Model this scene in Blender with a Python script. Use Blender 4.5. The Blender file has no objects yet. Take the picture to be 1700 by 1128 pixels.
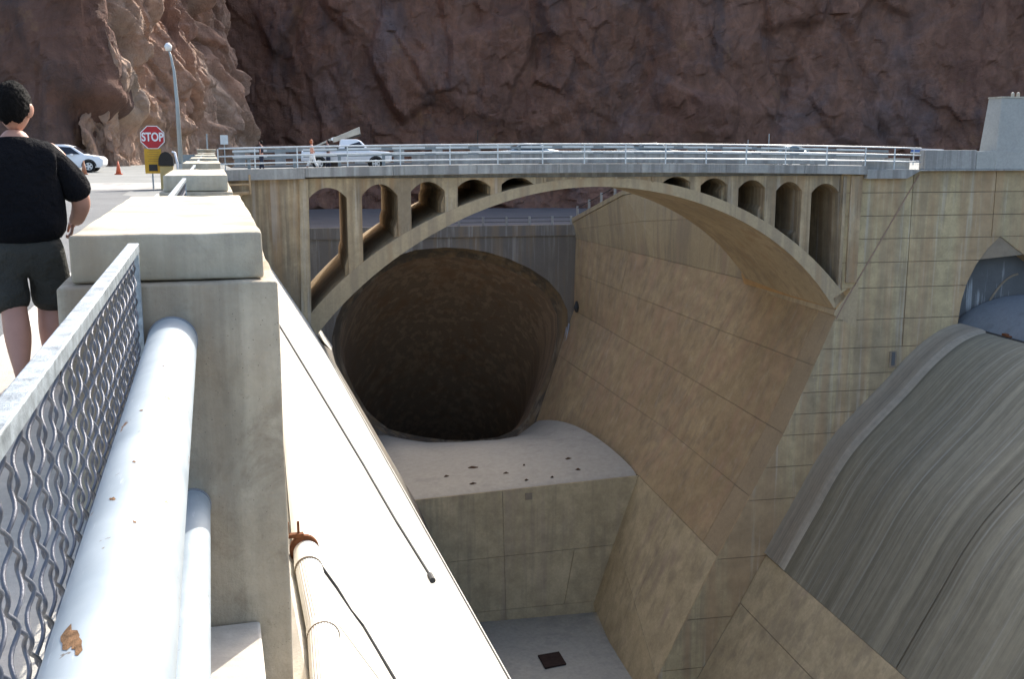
import bpy, bmesh, math, random
import numpy as np
from mathutils import Vector
random.seed(7); np.random.seed(7)
R=math.radians
scene=bpy.context.scene
# ---------------------------------------------------------------- camera, world, sun, exposure
FOC=1750.; PITCH=math.atan(322/FOC); HEAD=math.atan(502/FOC*math.cos(PITCH))
cd=bpy.data.cameras.new('camera'); cam=bpy.data.objects.new('camera',cd); scene.collection.objects.link(cam)
cd.sensor_width=36; cd.lens=36*FOC/1700; cd.clip_start=.05; cd.clip_end=2000
cam.location=(0,0,1.44); cam.rotation_euler=(math.pi/2-PITCH,0,-HEAD); scene.camera=cam
SUN_AZ=R(37); SUN_EL=R(39)
w=bpy.data.worlds.new('World'); scene.world=w; w.use_nodes=True
nt=w.node_tree; bg=nt.nodes['Background']; sky=nt.nodes.new('ShaderNodeTexSky')
sky.sky_type='NISHITA'; sky.sun_disc=False; sky.sun_elevation=SUN_EL; sky.sun_rotation=SUN_AZ; sky.dust_density=3.5; sky.ozone_density=.35; sky.air_density=.9
nt.links.new(sky.outputs[0],bg.inputs[0]); bg.inputs[1].default_value=.15
sl=bpy.data.lights.new('sun','SUN'); sl.energy=2.6; sl.angle=R(.5); sl.color=(1,.96,.88)
so=bpy.data.objects.new('sun',sl); scene.collection.objects.link(so)
sd=Vector((math.sin(SUN_AZ)*math.cos(SUN_EL),math.cos(SUN_AZ)*math.cos(SUN_EL),math.sin(SUN_EL)))
so.rotation_euler=sd.to_track_quat('Z','Y').to_euler(); so.location=(20,30,40)
scene.view_settings.view_transform='Standard'; scene.view_settings.look='None'
scene.view_settings.exposure=1.42; scene.view_settings.gamma=1; scene.view_settings.use_curve_mapping=False
scene.cycles.max_bounces=6; scene.cycles.diffuse_bounces=6

# ---------------------------------------------------------------- survey helpers (measured sight lines cut with real planes)
def n3(*a): return np.array(a,float)
fw=n3(math.sin(HEAD)*math.cos(PITCH),math.cos(HEAD)*math.cos(PITCH),-math.sin(PITCH))
rt=n3(math.cos(HEAD),-math.sin(HEAD),0); up=np.cross(rt,fw); EYE=n3(0,0,1.44)
BA=HEAD+math.atan((500-850)/FOC*math.cos(PITCH))
BV=n3(math.sin(BA),math.cos(BA),0); BU=n3(math.cos(BA),-math.sin(BA),0)   # channel axis (v) and bridge axis (u)
def ray(x,y): return fw+rt*(x-850)/FOC-up*(y-564)/FOC
def W(u,v,z): return BU*u+BV*v+n3(0,0,z)
def onV(x,y,v):
    r=ray(x,y); return EYE+r*v/(r@BV)
def uz(x,y,v):
    q=onV(x,y,v); return float(q@BU),float(q[2])
def onY(x,y,yy):
    r=ray(x,y); return EYE+r*yy/r[1]
def onZ(x,y,z):
    r=ray(x,y); return EYE+r*(z-EYE[2])/r[2]
def onPlane(x,y,p,n):
    r=ray(x,y); return EYE+r*((p-EYE)@n)/(r@n)
V0=61.83; VB=75.4; V1=105.

# ---------------------------------------------------------------- object helpers
COL=scene.collection
def tag(o,label=None,cat=None,group=None,kind=None):
    if label:o['label']=label
    if cat:o['category']=cat
    if group:o['group']=group
    if kind:o['kind']=kind
    return o
def thing(name,label,cat,loc=(0,0,0),rz=0,group=None):
    o=bpy.data.objects.new(name,None); COL.objects.link(o); o.location=Vector(loc); o.rotation_euler=(0,0,rz); o.empty_display_size=.2
    return tag(o,label,cat,group)
def obj(name,V,F,mat,parent=None,smooth=False,world=True,bevel=0,loc=None):
    me=bpy.data.meshes.new(name)
    V=[tuple(map(float,v)) for v in V]
    off=Vector((0,0,0))
    if parent is not None and world:
        r=parent
        while r is not None: off+=r.location; r=r.parent
        V=[(v[0]-off.x,v[1]-off.y,v[2]-off.z) for v in V]
    me.from_pydata(V,[],[tuple(f) for f in F]); me.update()
    if mat: me.materials.append(mat)
    if smooth:
        for p in me.polygons:p.use_smooth=True
    o=bpy.data.objects.new(name,me); COL.objects.link(o)
    if parent is not None:o.parent=parent
    if loc is not None:o.location=loc
    if bevel:
        m=o.modifiers.new('b','BEVEL'); m.width=bevel; m.segments=2; m.limit_method='ANGLE'
    return o
def fixn(o):
    bm=bmesh.new(); bm.from_mesh(o.data); bmesh.ops.remove_doubles(bm,verts=bm.verts,dist=1e-5); bmesh.ops.recalc_face_normals(bm,faces=bm.faces); bm.to_mesh(o.data); bm.free(); return o
class MB:
    def __init__(s): s.V=[]; s.F=[]
    def add(s,V,F):
        n=len(s.V); s.V+= [tuple(map(float,v)) for v in V]; s.F+=[tuple(i+n for i in f) for f in F]; return s
    def box(s,x0,x1,y0,y1,z0,z1,tf=None):
        V=[(x,y,z) for z in(z0,z1) for y in(y0,y1) for x in(x0,x1)]
        if tf:V=[tf(*v) for v in V]
        return s.add(V,[(0,2,3,1),(4,5,7,6),(0,1,5,4),(2,6,7,3),(0,4,6,2),(1,3,7,5)])
    def tube(s,pts,r,n=8,cap=True):
        pts=[Vector(p) for p in pts]; V=[];k=len(pts)
        rr=r if hasattr(r,'__len__') else [r]*k
        a0=None
        for i,p in enumerate(pts):
            d=(pts[min(i+1,k-1)]-pts[max(i-1,0)]).normalized()
            if a0 is None: a0=d.orthogonal().normalized()
            a0=(a0-d*a0.dot(d)).normalized(); b=d.cross(a0)
            for j in range(n):
                t=2*math.pi*j/n; V.append(p+(a0*math.cos(t)+b*math.sin(t))*rr[i])
        F=[(i*n+j,i*n+(j+1)%n,(i+1)*n+(j+1)%n,(i+1)*n+j) for i in range(k-1) for j in range(n)]
        if cap:F+=[tuple(range(n))[::-1],tuple((k-1)*n+j for j in range(n))]
        return s.add(V,F)
    def prism(s,poly,a,b,tf):   # poly of (p,q); tf(p,q,t)
        n=len(poly); V=[tf(p,q,a) for p,q in poly]+[tf(p,q,b) for p,q in poly]
        return s.add(V,[tuple(range(n))[::-1],tuple(range(n,2*n))]+[(i,(i+1)%n,n+(i+1)%n,n+i) for i in range(n)])
    def build(s,name,mat,parent=None,smooth=False,bevel=0,world=True,fix=True):
        o=obj(name,s.V,s.F,mat,parent,smooth,world,bevel)
        if fix:
            bm=bmesh.new(); bm.from_mesh(o.data); bmesh.ops.recalc_face_normals(bm,faces=bm.faces); bm.to_mesh(o.data); bm.free()
        return o
def auto_smooth(o,ang=40):
    for p in o.data.polygons:p.use_smooth=True
    bm=bmesh.new(); bm.from_mesh(o.data)
    for e in bm.edges:
        if len(e.link_faces)==2 and e.calc_face_angle(0)>R(ang): e.smooth=False
    bm.to_mesh(o.data); bm.free(); return o
def copy_tree(o,parent=None):
    c=o.copy(); COL.objects.link(c); c.parent=parent
    for ch in [x for x in bpy.data.objects if x.parent==o]: copy_tree(ch,c)
    return c

# ---------------------------------------------------------------- materials
def mat_base(name):
    m=bpy.data.materials.new(name); m.use_nodes=True; t=m.node_tree; b=t.nodes['Principled BSDF']; return m,t,b
def N(t,k,**kw):
    n=t.nodes.new(k)
    for a,v in kw.items(): setattr(n,a,v)
    return n
def ramp(t,src,stops):
    r=N(t,'ShaderNodeValToRGB'); e=r.color_ramp.elements
    while len(e)<len(stops): e.new(.5)
    for i,(p,c) in enumerate(stops): e[i].position=p; e[i].color=(*c,1) if len(c)==3 else c
    t.links.new(src,r.inputs[0]); return r
def g(v): return (v,v,v)
def noise(t,co,scale,detail=6,rough=.6,sc=None,dist=0):
    if sc:
        mp=N(t,'ShaderNodeMapping'); mp.inputs['Scale'].default_value=sc; t.links.new(co,mp.inputs[0]); co=mp.outputs[0]
    n=N(t,'ShaderNodeTexNoise'); n.inputs['Scale'].default_value=scale; n.inputs['Detail'].default_value=detail
    n.inputs['Roughness'].default_value=rough; n.inputs['Distortion'].default_value=dist; t.links.new(co,n.inputs[0]); return n.outputs[0]
def mix(t,fac,a,b,mode='MIX'):
    m=N(t,'ShaderNodeMix',data_type='RGBA',blend_type=mode)
    for s,v in ((0,fac),(6,a),(7,b)):
        if hasattr(v,'links') or hasattr(v,'is_linked'): t.links.new(v,m.inputs[s])
        else: m.inputs[s].default_value=v if s==0 else ((*v,1) if len(v)==3 else v)
    return m.outputs[2]
def flat(name,c,rough=.6,metal=0,var=.12,scale=8,bump=0):
    m,t,b=mat_base(name); geo=N(t,'ShaderNodeNewGeometry')
    nz=noise(t,geo.outputs['Position'],scale)
    r=ramp(t,nz,[(.3,tuple(x*(1-var) for x in c)),(.7,tuple(min(1,x*(1+var)) for x in c))])
    if rough>=.75: b.inputs['Specular IOR Level'].default_value=.15
    t.links.new(r.outputs[0],b.inputs['Base Color']); b.inputs['Roughness'].default_value=rough; b.inputs['Metallic'].default_value=metal
    if bump:
        bp=N(t,'ShaderNodeBump'); bp.inputs['Strength'].default_value=bump; bp.inputs['Distance'].default_value=.01
        t.links.new(noise(t,geo.outputs['Position'],scale*8),bp.inputs['Height']); t.links.new(bp.outputs[0],b.inputs['Normal'])
    return m
def concrete(name,c1,c2,stain=(.1,.09,.08),rust=None,mot=.25,streak=.5,dens=.5,sc=1.,bump=.25,bscale=30,rustd=.5,white=0,pits=0,fine=1.,blotch=0,bl=(.16,.12,.08)):
    if name.split('_concrete')[0] in ('front_wall','side_wall','upper_side_wall','pit','bridge','arch','pier','edge_band','cap','channel_floor','ramp'):
        k_=(1.10,1.03,.86) if name not in ('cap_concrete','ramp_concrete','channel_floor_concrete','pier_concrete') else (1.06,1.01,.92)   # warm tint in the colour offsets the blue sky light
        c1=tuple(a_*b_ for a_,b_ in zip(c1,k_)); c2=tuple(a_*b_ for a_,b_ in zip(c2,k_))
    m,t,b=mat_base(name); geo=N(t,'ShaderNodeNewGeometry'); P=geo.outputs['Position']
    a=noise(t,P,mot*sc,6,.65)
    col=ramp(t,a,[(.32,c1),(.68,c2)]).outputs[0]
    f=noise(t,P,6*sc*fine,8,.7)
    fr=ramp(t,f,[(.25,g(.82)),(.75,g(1.12))]).outputs[0]
    col=mix(t,1.,col,fr,'MULTIPLY')
    s=noise(t,P,1.0*sc,7,.6,sc=(1.6,1.6,.07))       # runs of dirt down the face
    s2=noise(t,P,.18*sc,3,.5)
    ad=N(t,'ShaderNodeMath',operation='MULTIPLY_ADD'); t.links.new(s2,ad.inputs[0]); ad.inputs[1].default_value=.5; t.links.new(s,ad.inputs[2])
    sr=ramp(t,ad.outputs[0],[(1-dens*.5,g(0)),(min(1,1.12-dens*.5),g(streak))]).outputs[0]
    col=mix(t,sr,col,stain)
    if rust:
        s=noise(t,P,.8*sc,6,.6,sc=(1.1,1.1,.05)); s3=noise(t,P,.12*sc,3,.5,sc=(1,1,.6))
        ad=N(t,'ShaderNodeMath',operation='MULTIPLY_ADD'); t.links.new(s3,ad.inputs[0]); ad.inputs[1].default_value=.6; t.links.new(s,ad.inputs[2])
        sr=ramp(t,ad.outputs[0],[(1.02-rustd*.5,g(0)),(1.2-rustd*.5,g(.75))]).outputs[0]
        col=mix(t,sr,col,rust)
    if blotch:
        n1=noise(t,P,2.2*sc,9,.72,dist=.6); r1=ramp(t,n1,[(.53,g(0)),(.66,g(blotch))]).outputs[0]; col=mix(t,r1,col,bl)
        n2=noise(t,P,9*sc,6,.7); r2=ramp(t,n2,[(.60,g(0)),(.68,g(blotch*.7))]).outputs[0]; col=mix(t,r2,col,bl)
        n3=noise(t,P,.9*sc,5,.6); r3=ramp(t,n3,[(.35,g(.86)),(.65,g(1.12))]).outputs[0]; col=mix(t,1.,col,r3,'MULTIPLY')
    if white:
        s=noise(t,P,1.7*sc,6,.6,sc=(1.3,1.3,.05)); sr=ramp(t,s,[(.56,g(0)),(.68,g(white))]).outputs[0]
        col=mix(t,sr,col,(.62,.62,.58))
    if pits:
        v=N(t,'ShaderNodeTexVoronoi'); v.inputs['Scale'].default_value=pits; t.links.new(P,v.inputs[0])
        k=noise(t,P,1.5,3); 
        md=N(t,'ShaderNodeMath',operation='MULTIPLY_ADD'); t.links.new(k,md.inputs[0]); md.inputs[1].default_value=-.5; t.links.new(v.outputs[0],md.inputs[2])
        pr=ramp(t,md.outputs[0],[(0.0,g(.8)),(.02,g(0))]).outputs[0]; pr_=pr
        pr=ramp(t,v.outputs[0],[(.05,g(.7)),(.12,g(0))]).outputs[0]
        kk=ramp(t,k,[(.52,g(0)),(.6,g(1))]).outputs[0]
        pr=mix(t,1.,pr,kk,'MULTIPLY'); col=mix(t,pr,col,(.07,.055,.045))
    t.links.new(col,b.inputs['Base Color']); b.inputs['Roughness'].default_value=.88
    bp=N(t,'ShaderNodeBump'); bp.inputs['Strength'].default_value=bump; bp.inputs['Distance'].default_value=.02
    t.links.new(noise(t,P,bscale,6,.7),bp.inputs['Height']); t.links.new(bp.outputs[0],b.inputs['Normal'])
    return m
M={}
M['pier']=concrete('pier_concrete',(.42,.385,.315),(.55,.51,.425),stain=(.17,.135,.095),mot=1.6,streak=.5,dens=.48,sc=1.8,rust=(.30,.21,.13),rustd=.42,bump=.45,bscale=45,pits=42,blotch=.42,bl=(.20,.15,.10))
M['slabtop']=concrete('cap_concrete',(.40,.385,.33),(.54,.52,.44),stain=(.20,.165,.12),mot=1.6,streak=.4,dens=.45,sc=1.8,rust=(.34,.26,.17),rustd=.40,blotch=.28,bl=(.25,.21,.16),bump=.4,bscale=40)
M['slope']=concrete('slope_concrete',(.50,.475,.41),(.62,.59,.52),stain=(.36,.32,.26),mot=.6,streak=.3,dens=.4,bump=.35,pits=5,blotch=.3,bl=(.34,.29,.22))
M['bridge']=concrete('bridge_concrete',(.34,.285,.21),(.44,.37,.275),stain=(.17,.13,.09),mot=.35,streak=.6,dens=.66,sc=1.3,rust=(.35,.22,.11),rustd=.45,white=.25,blotch=.25,bl=(.22,.16,.10))
M['fascia']=concrete('fascia_concrete',(.30,.30,.28),(.40,.39,.36),stain=(.14,.13,.12),mot=.5,streak=.5,dens=.6,white=.3)
M['rib']=concrete('arch_concrete',(.34,.285,.21),(.44,.37,.275),stain=(.20,.16,.12),mot=.3,streak=.4,dens=.5,rust=(.36,.25,.14),rustd=.3)
M['front']=concrete('front_wall_concrete',(.37,.32,.22),(.47,.405,.28),stain=(.24,.19,.13),mot=.16,streak=.5,dens=.6,sc=1.1,rust=(.40,.27,.15),rustd=.6,white=.25,blotch=.25,bl=(.25,.19,.13))
M['right']=concrete('side_wall_concrete',(.31,.24,.155),(.41,.325,.215),stain=(.24,.185,.125),mot=.10,streak=.45,dens=.5,sc=1.0,rust=(.385,.255,.15),rustd=.5,white=.1,blotch=.08,bl=(.26,.19,.12))
M['band']=concrete('edge_band_concrete',(.28,.225,.16),(.36,.29,.21),stain=(.22,.17,.12),mot=.2,streak=.4,dens=.4)
M['ledge']=concrete('bounce_lit_ledge_concrete',(.42,.25,.10),(.50,.32,.15),stain=(.3,.18,.09),mot=.5,streak=.3,dens=.4)  # ochre of bounced light painted into the ledge's base colour
M['rightup']=concrete('upper_side_wall_concrete',(.31,.265,.19),(.39,.335,.24),stain=(.22,.18,.13),mot=.14,streak=.5,dens=.55,sc=1.,rust=(.34,.25,.17),rustd=.35,white=.1)
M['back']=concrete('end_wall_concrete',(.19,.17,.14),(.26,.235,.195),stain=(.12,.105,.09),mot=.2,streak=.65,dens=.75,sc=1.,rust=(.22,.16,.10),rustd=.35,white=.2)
M['pit']=concrete('pit_concrete',(.38,.325,.235),(.47,.41,.305),stain=(.25,.21,.15),mot=.25,streak=.4,dens=.45,sc=.9,rust=(.36,.28,.2),rustd=.3,blotch=.14,bl=(.27,.215,.155))
M['floor']=concrete('channel_floor_concrete',(.29,.295,.28),(.35,.355,.335),stain=(.19,.19,.18),mot=.2,streak=.3,dens=.4,sc=.6,bump=.3)
M['ramp']=concrete('ramp_concrete',(.32,.31,.28),(.39,.38,.35),stain=(.2,.19,.17),mot=.12,streak=.3,dens=.4,sc=.4)
M['tunnel']=concrete('tunnel_lining',(.29,.205,.13),(.40,.285,.18),stain=(.15,.11,.075),mot=.18,streak=.6,dens=.7,sc=.8,bump=.3,rust=(.22,.13,.07),rustd=.4)
M['rim']=concrete('tunnel_rim',(.17,.135,.09),(.27,.22,.155),stain=(.07,.055,.04),mot=.4,streak=.8,dens=.8,sc=1.,rust=(.24,.16,.08),rustd=.5)
M['tower']=concrete('tower_concrete',(.36,.36,.33),(.44,.44,.40),stain=(.22,.21,.19),mot=.25,streak=.4,dens=.5)
M['gate']=concrete('gate_steel',(.15,.17,.185),(.20,.22,.235),stain=(.09,.10,.105),mot=.15,streak=.3,dens=.4)
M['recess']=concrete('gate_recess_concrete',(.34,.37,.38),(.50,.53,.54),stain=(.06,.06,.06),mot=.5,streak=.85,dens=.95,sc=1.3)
M['walk']=concrete('sidewalk_concrete',(.42,.39,.33),(.52,.48,.41),stain=(.3,.27,.23),mot=.8,streak=.3,dens=.4,sc=2,bump=.4,bscale=60)
M['kerb']=concrete('kerb_concrete',(.50,.46,.40),(.60,.56,.48),stain=(.3,.27,.23),mot=.8,streak=.3,dens=.4,sc=2)
M['asphalt']=concrete('asphalt',(.12,.125,.125),(.17,.175,.175),stain=(.12,.12,.12),mot=.3,streak=.3,dens=.4,sc=1,bump=.6,bscale=90,fine=8)
M['plaza']=concrete('pale_paving',(.19,.195,.185),(.25,.255,.24),stain=(.2,.2,.19),mot=.3,streak=.3,dens=.4,sc=1)
M['ground']=concrete('gravel_ground',(.09,.09,.095),(.13,.13,.135),mot=.3,streak=.3,dens=.4)
def m_weir(name,c1,c2,lines):
    m,t,b=mat_base(name); uv=N(t,'ShaderNodeUVMap'); P=uv.outputs[0]
    a=noise(t,P,1.,8,.62,sc=(.9,.03,1)); col=ramp(t,a,[(.40,c1),(.58,c2)]).outputs[0]
    w2=noise(t,P,1.,3,.5,sc=(.28,.012,1)); wr2=ramp(t,w2,[(.38,g(.8)),(.6,g(1.12))]).outputs[0]; col=mix(t,1. if lines>.3 else .3,col,wr2,'MULTIPLY')
    f=noise(t,P,1.,8,.7,sc=(4,.05,1),dist=.3); fr=ramp(t,f,[(.3,g(.62)),(.7,g(1.3))]).outputs[0]; col=mix(t,.6,col,fr,'MULTIPLY')
    l=noise(t,P,1.,5,.6,sc=(5,.03,1),dist=.2); lr=ramp(t,l,[(.55,g(0)),(.70,g(lines*.7))]).outputs[0]; col=mix(t,lr,col,(.42,.42,.38))
    d=noise(t,P,1.,5,.6,sc=(2.6,.03,1)); dr=ramp(t,d,[(.58,g(0)),(.68,g(.35))]).outputs[0]; col=mix(t,dr,col,(.07,.07,.06))
    h=noise(t,P,1.,8,.7,sc=(3,1.2,1)); hr=ramp(t,h,[(.3,g(.85)),(.7,g(1.12))]).outputs[0]; col=mix(t,1.,col,hr,'MULTIPLY')
    t.links.new(col,b.inputs['Base Color']); b.inputs['Roughness'].default_value=.8
    bp=N(t,'ShaderNodeBump'); bp.inputs['Strength'].default_value=.3; bp.inputs['Distance'].default_value=.05
    t.links.new(f,bp.inputs['Height']); t.links.new(bp.outputs[0],b.inputs['Normal']); return m
M['weir']=m_weir('weir_face',(.19,.175,.125),(.27,.25,.18),.6)
M['strip']=m_weir('weir_edge_strip',(.29,.255,.195),(.35,.31,.24),.1)
def m_rock(name,c1,c2,c3,dark,cr=.5):
    m,t,b=mat_base(name); geo=N(t,'ShaderNodeNewGeometry'); P=geo.outputs['Position']
    a=noise(t,P,.07,8,.65,dist=.6); col=ramp(t,a,[(.3,c1),(.5,c2),(.7,c3)]).outputs[0]
    a2=noise(t,P,.5,10,.72,sc=(1,1,.55),dist=.8); r2=ramp(t,a2,[(.25,g(.55)),(.5,g(.95)),(.78,g(1.5))]).outputs[0]; col=mix(t,1.,col,r2,'MULTIPLY')
    a3=noise(t,P,.16,7,.7,sc=(1,1,.4)); r3=ramp(t,a3,[(.53,g(0)),(.66,g(.7))]).outputs[0]; col=mix(t,r3,col,dark)
    a4=noise(t,P,.22,7,.7); r4=ramp(t,a4,[(.6,g(0)),(.68,g(.45))]).outputs[0]; col=mix(t,r4,col,(.30,.17,.08))
    v=N(t,'ShaderNodeTexVoronoi',feature='DISTANCE_TO_EDGE'); v.inputs['Scale'].default_value=.14
    nn=N(t,'ShaderNodeTexNoise'); nn.inputs['Scale'].default_value=.4; nn.inputs['Detail'].default_value=6; t.links.new(P,nn.inputs[0])
    vm=N(t,'ShaderNodeVectorMath',operation='MULTIPLY_ADD'); t.links.new(nn.outputs[1],vm.inputs[0]); vm.inputs[1].default_value=(5,5,5); t.links.new(P,vm.inputs[2]); t.links.new(vm.outputs[0],v.inputs[0])
    vr=ramp(t,v.outputs[0],[(.0,g(cr*.4)),(.03,g(0))]).outputs[0]; km=ramp(t,noise(t,P,.09,3),[(.5,g(0)),(.6,g(1))]).outputs[0]
    vr=mix(t,1.,vr,km,'MULTIPLY'); col=mix(t,vr,col,(.03,.022,.02))
    t.links.new(col,b.inputs['Base Color']); b.inputs['Roughness'].default_value=.93
    bp=N(t,'ShaderNodeBump'); bp.inputs['Strength'].default_value=.9; bp.inputs['Distance'].default_value=.55
    h=noise(t,P,.9,12,.72,dist=.4); t.links.new(h,bp.inputs['Height']); t.links.new(bp.outputs[0],b.inputs['Normal']); return m
M['cliff']=m_rock('shaded_canyon_rock',(.17,.086,.060),(.25,.128,.082),(.17,.122,.112),(.10,.072,.068))  # darker copy of the rock, shade of the far face put into its colour
M['cliffl']=m_rock('lit_canyon_rock',(.29,.165,.115),(.42,.27,.19),(.50,.39,.30),(.16,.095,.075))  # paler copy of the rock, sunlight on the buttress put into its colour
M['cliffd']=m_rock('left_shaded_canyon_rock',(.105,.052,.038),(.15,.076,.052),(.13,.085,.068),(.055,.04,.038))  # darkest copy, shade on the left cliff front painted into the rock
def m_pipe():
    m,t,b=mat_base('aluminium_paint'); geo=N(t,'ShaderNodeNewGeometry'); P=geo.outputs['Position']
    a=noise(t,P,4,8,.6); col=ramp(t,a,[(.3,(.34,.40,.44)),(.7,(.47,.53,.56))]).outputs[0]
    s=noise(t,P,1.,6,.7,sc=(60,9,60)); sr=ramp(t,s,[(.6,g(0)),(.7,g(.35))]).outputs[0]; col=mix(t,sr,col,(.8,.82,.84))
    c=noise(t,P,7,5,.6,sc=(1.6,.7,1)); cr=ramp(t,c,[(.66,g(0)),(.67,g(1))]).outputs[0]; col=mix(t,cr,col,(.26,.14,.07))
    d=noise(t,P,38,3,.6); dr=ramp(t,d,[(.70,g(0)),(.73,g(.85))]).outputs[0]; col=mix(t,dr,col,(.2,.16,.12))
    t.links.new(col,b.inputs['Base Color']); b.inputs['Metallic'].default_value=.25
    rr=ramp(t,noise(t,P,12,6),[(.3,g(.38)),(.7,g(.55))]).outputs[0]; t.links.new(rr,b.inputs['Roughness'])
    bp=N(t,'ShaderNodeBump'); bp.inputs['Strength'].default_value=.25; bp.inputs['Distance'].default_value=.003
    t.links.new(cr,bp.inputs['Height']); bp.invert=True; t.links.new(bp.outputs[0],b.inputs['Normal']); return m
M['pipe']=m_pipe()
M['galv']=flat('galvanised_steel',(.34,.385,.41),.45,.5,.45,22,.3)
M['wire']=flat('weathered_wire',(.15,.155,.175),.45,.5,.25,40,.2)
M['rail']=flat('pale_rail_paint',(.56,.60,.61),.4,.2,.1,3)
M['railgrey']=flat('grey_guard_rail',(.20,.235,.25),.5,.2,.1,2)  # darker grey of the guard rail and barrier block
M['pvc']=flat('white_plastic_pipe',(.72,.70,.64),.5,0,.06,3)
M['rust']=flat('rusty_steel',(.16,.065,.03),.85,.1,.4,20,.4)
M['flake']=flat('rusty_bare_steel',(.20,.115,.06),.9,0,.5,60,.4)
M['redline']=flat('rusty_conduit',(.30,.21,.155),.8,.1,.2,1)
M['conduit']=flat('grey_conduit',(.30,.31,.33),.5,.3,.1,1)
M['cable']=flat('black_cable',(.03,.03,.03),.7,0,.1,3)
M['joint']=flat('joint_mortar',(.27,.22,.16),.95,0,.1,2)  # brown mortar tone of joint backings, plates and seams
M['hole']=flat('drain_grate_steel',(.035,.022,.018),.9,0,.3,3)
M['shirt']=flat('black_cotton',(.006,.006,.008),.95,0,.2,1.1,1.)
for n_ in M['shirt'].node_tree.nodes:
    if n_.type=='BUMP': n_.inputs['Distance'].default_value=.08
M['shorts']=flat('charcoal_cotton',(.05,.05,.044),.9,0,.25,1.4,1.)
for n_ in M['shorts'].node_tree.nodes:
    if n_.type=='BUMP': n_.inputs['Distance'].default_value=.05
M['skin']=flat('skin',(.46,.24,.17),.55,0,.08,10)
M['hair']=flat('dark_hair',(.006,.005,.0045),.75,0,.6,60,1.)
M['white']=flat('white_car_paint',(.78,.79,.8),.25,0,.02,3)
M['silver']=flat('silver_car_paint',(.30,.33,.35),.22,.4,.02,3)
M['grey']=flat('grey_car_paint',(.17,.19,.2),.25,.4,.02,3)
M['bluegrey']=flat('blue_grey_car_paint',(.16,.22,.26),.25,.4,.02,3)
M['glass']=flat('dark_glass',(.012,.016,.025),.08,0,.1,3)
M['tyre']=flat('tyre_rubber',(.02,.02,.02),.85,0,.1,5)
M['rim_al']=flat('wheel_alloy',(.55,.56,.58),.35,.7,.05,5)
M['lamp']=flat('headlight_glass',(.7,.72,.74),.15,.3,.05,5)
M['red']=flat('sign_red',(.45,.015,.02),.45,0,.05,5)
M['signwhite']=flat('sign_white',(.78,.78,.76),.5,0,.03,5)
M['yellow']=flat('sign_yellow',(.62,.33,.015),.5,0,.08,5)
M['yellow2']=flat('faded_print',(.42,.22,.02),.5,0,.05,5)
M['tan']=flat('tan_cabinet',(.50,.36,.14),.6,0,.1,3)
M['black']=flat('gloss_black',(.012,.012,.014),.12,0,.1,3)
M['dark']=flat('dark_panel',(.02,.015,.012),.5,0,.1,3)
M['post']=flat('grey_post',(.34,.37,.37),.5,.3,.08,3)
M['orange']=flat('cone_orange',(.55,.12,.05),.6,0,.1,5)
M['conebrown']=flat('cone_brown',(.35,.16,.09),.7,0,.2,5)  # dull brown colour of the second cone
M['hairred']=flat('auburn_hair',(.38,.10,.03),.6,0,.2,30)
M['top']=flat('pink_top',(.62,.35,.28),.8,0,.1,5)
M['trousers']=flat('white_trousers',(.7,.7,.68),.8,0,.1,5)
M['navy']=flat('dark_clothes',(.035,.04,.06),.85,0,.2,6)
M['wood']=flat('weathered_timber',(.40,.29,.17),.85,0,.2,4)
M['boom']=flat('boom_paint',(.36,.34,.29),.6,.1,.15,2)
M['blue']=flat('blue_paint',(.05,.12,.35),.4,0,.1,4)
M['debris']=flat('brown_debris',(.09,.055,.035),.95,0,.4,3)

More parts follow.
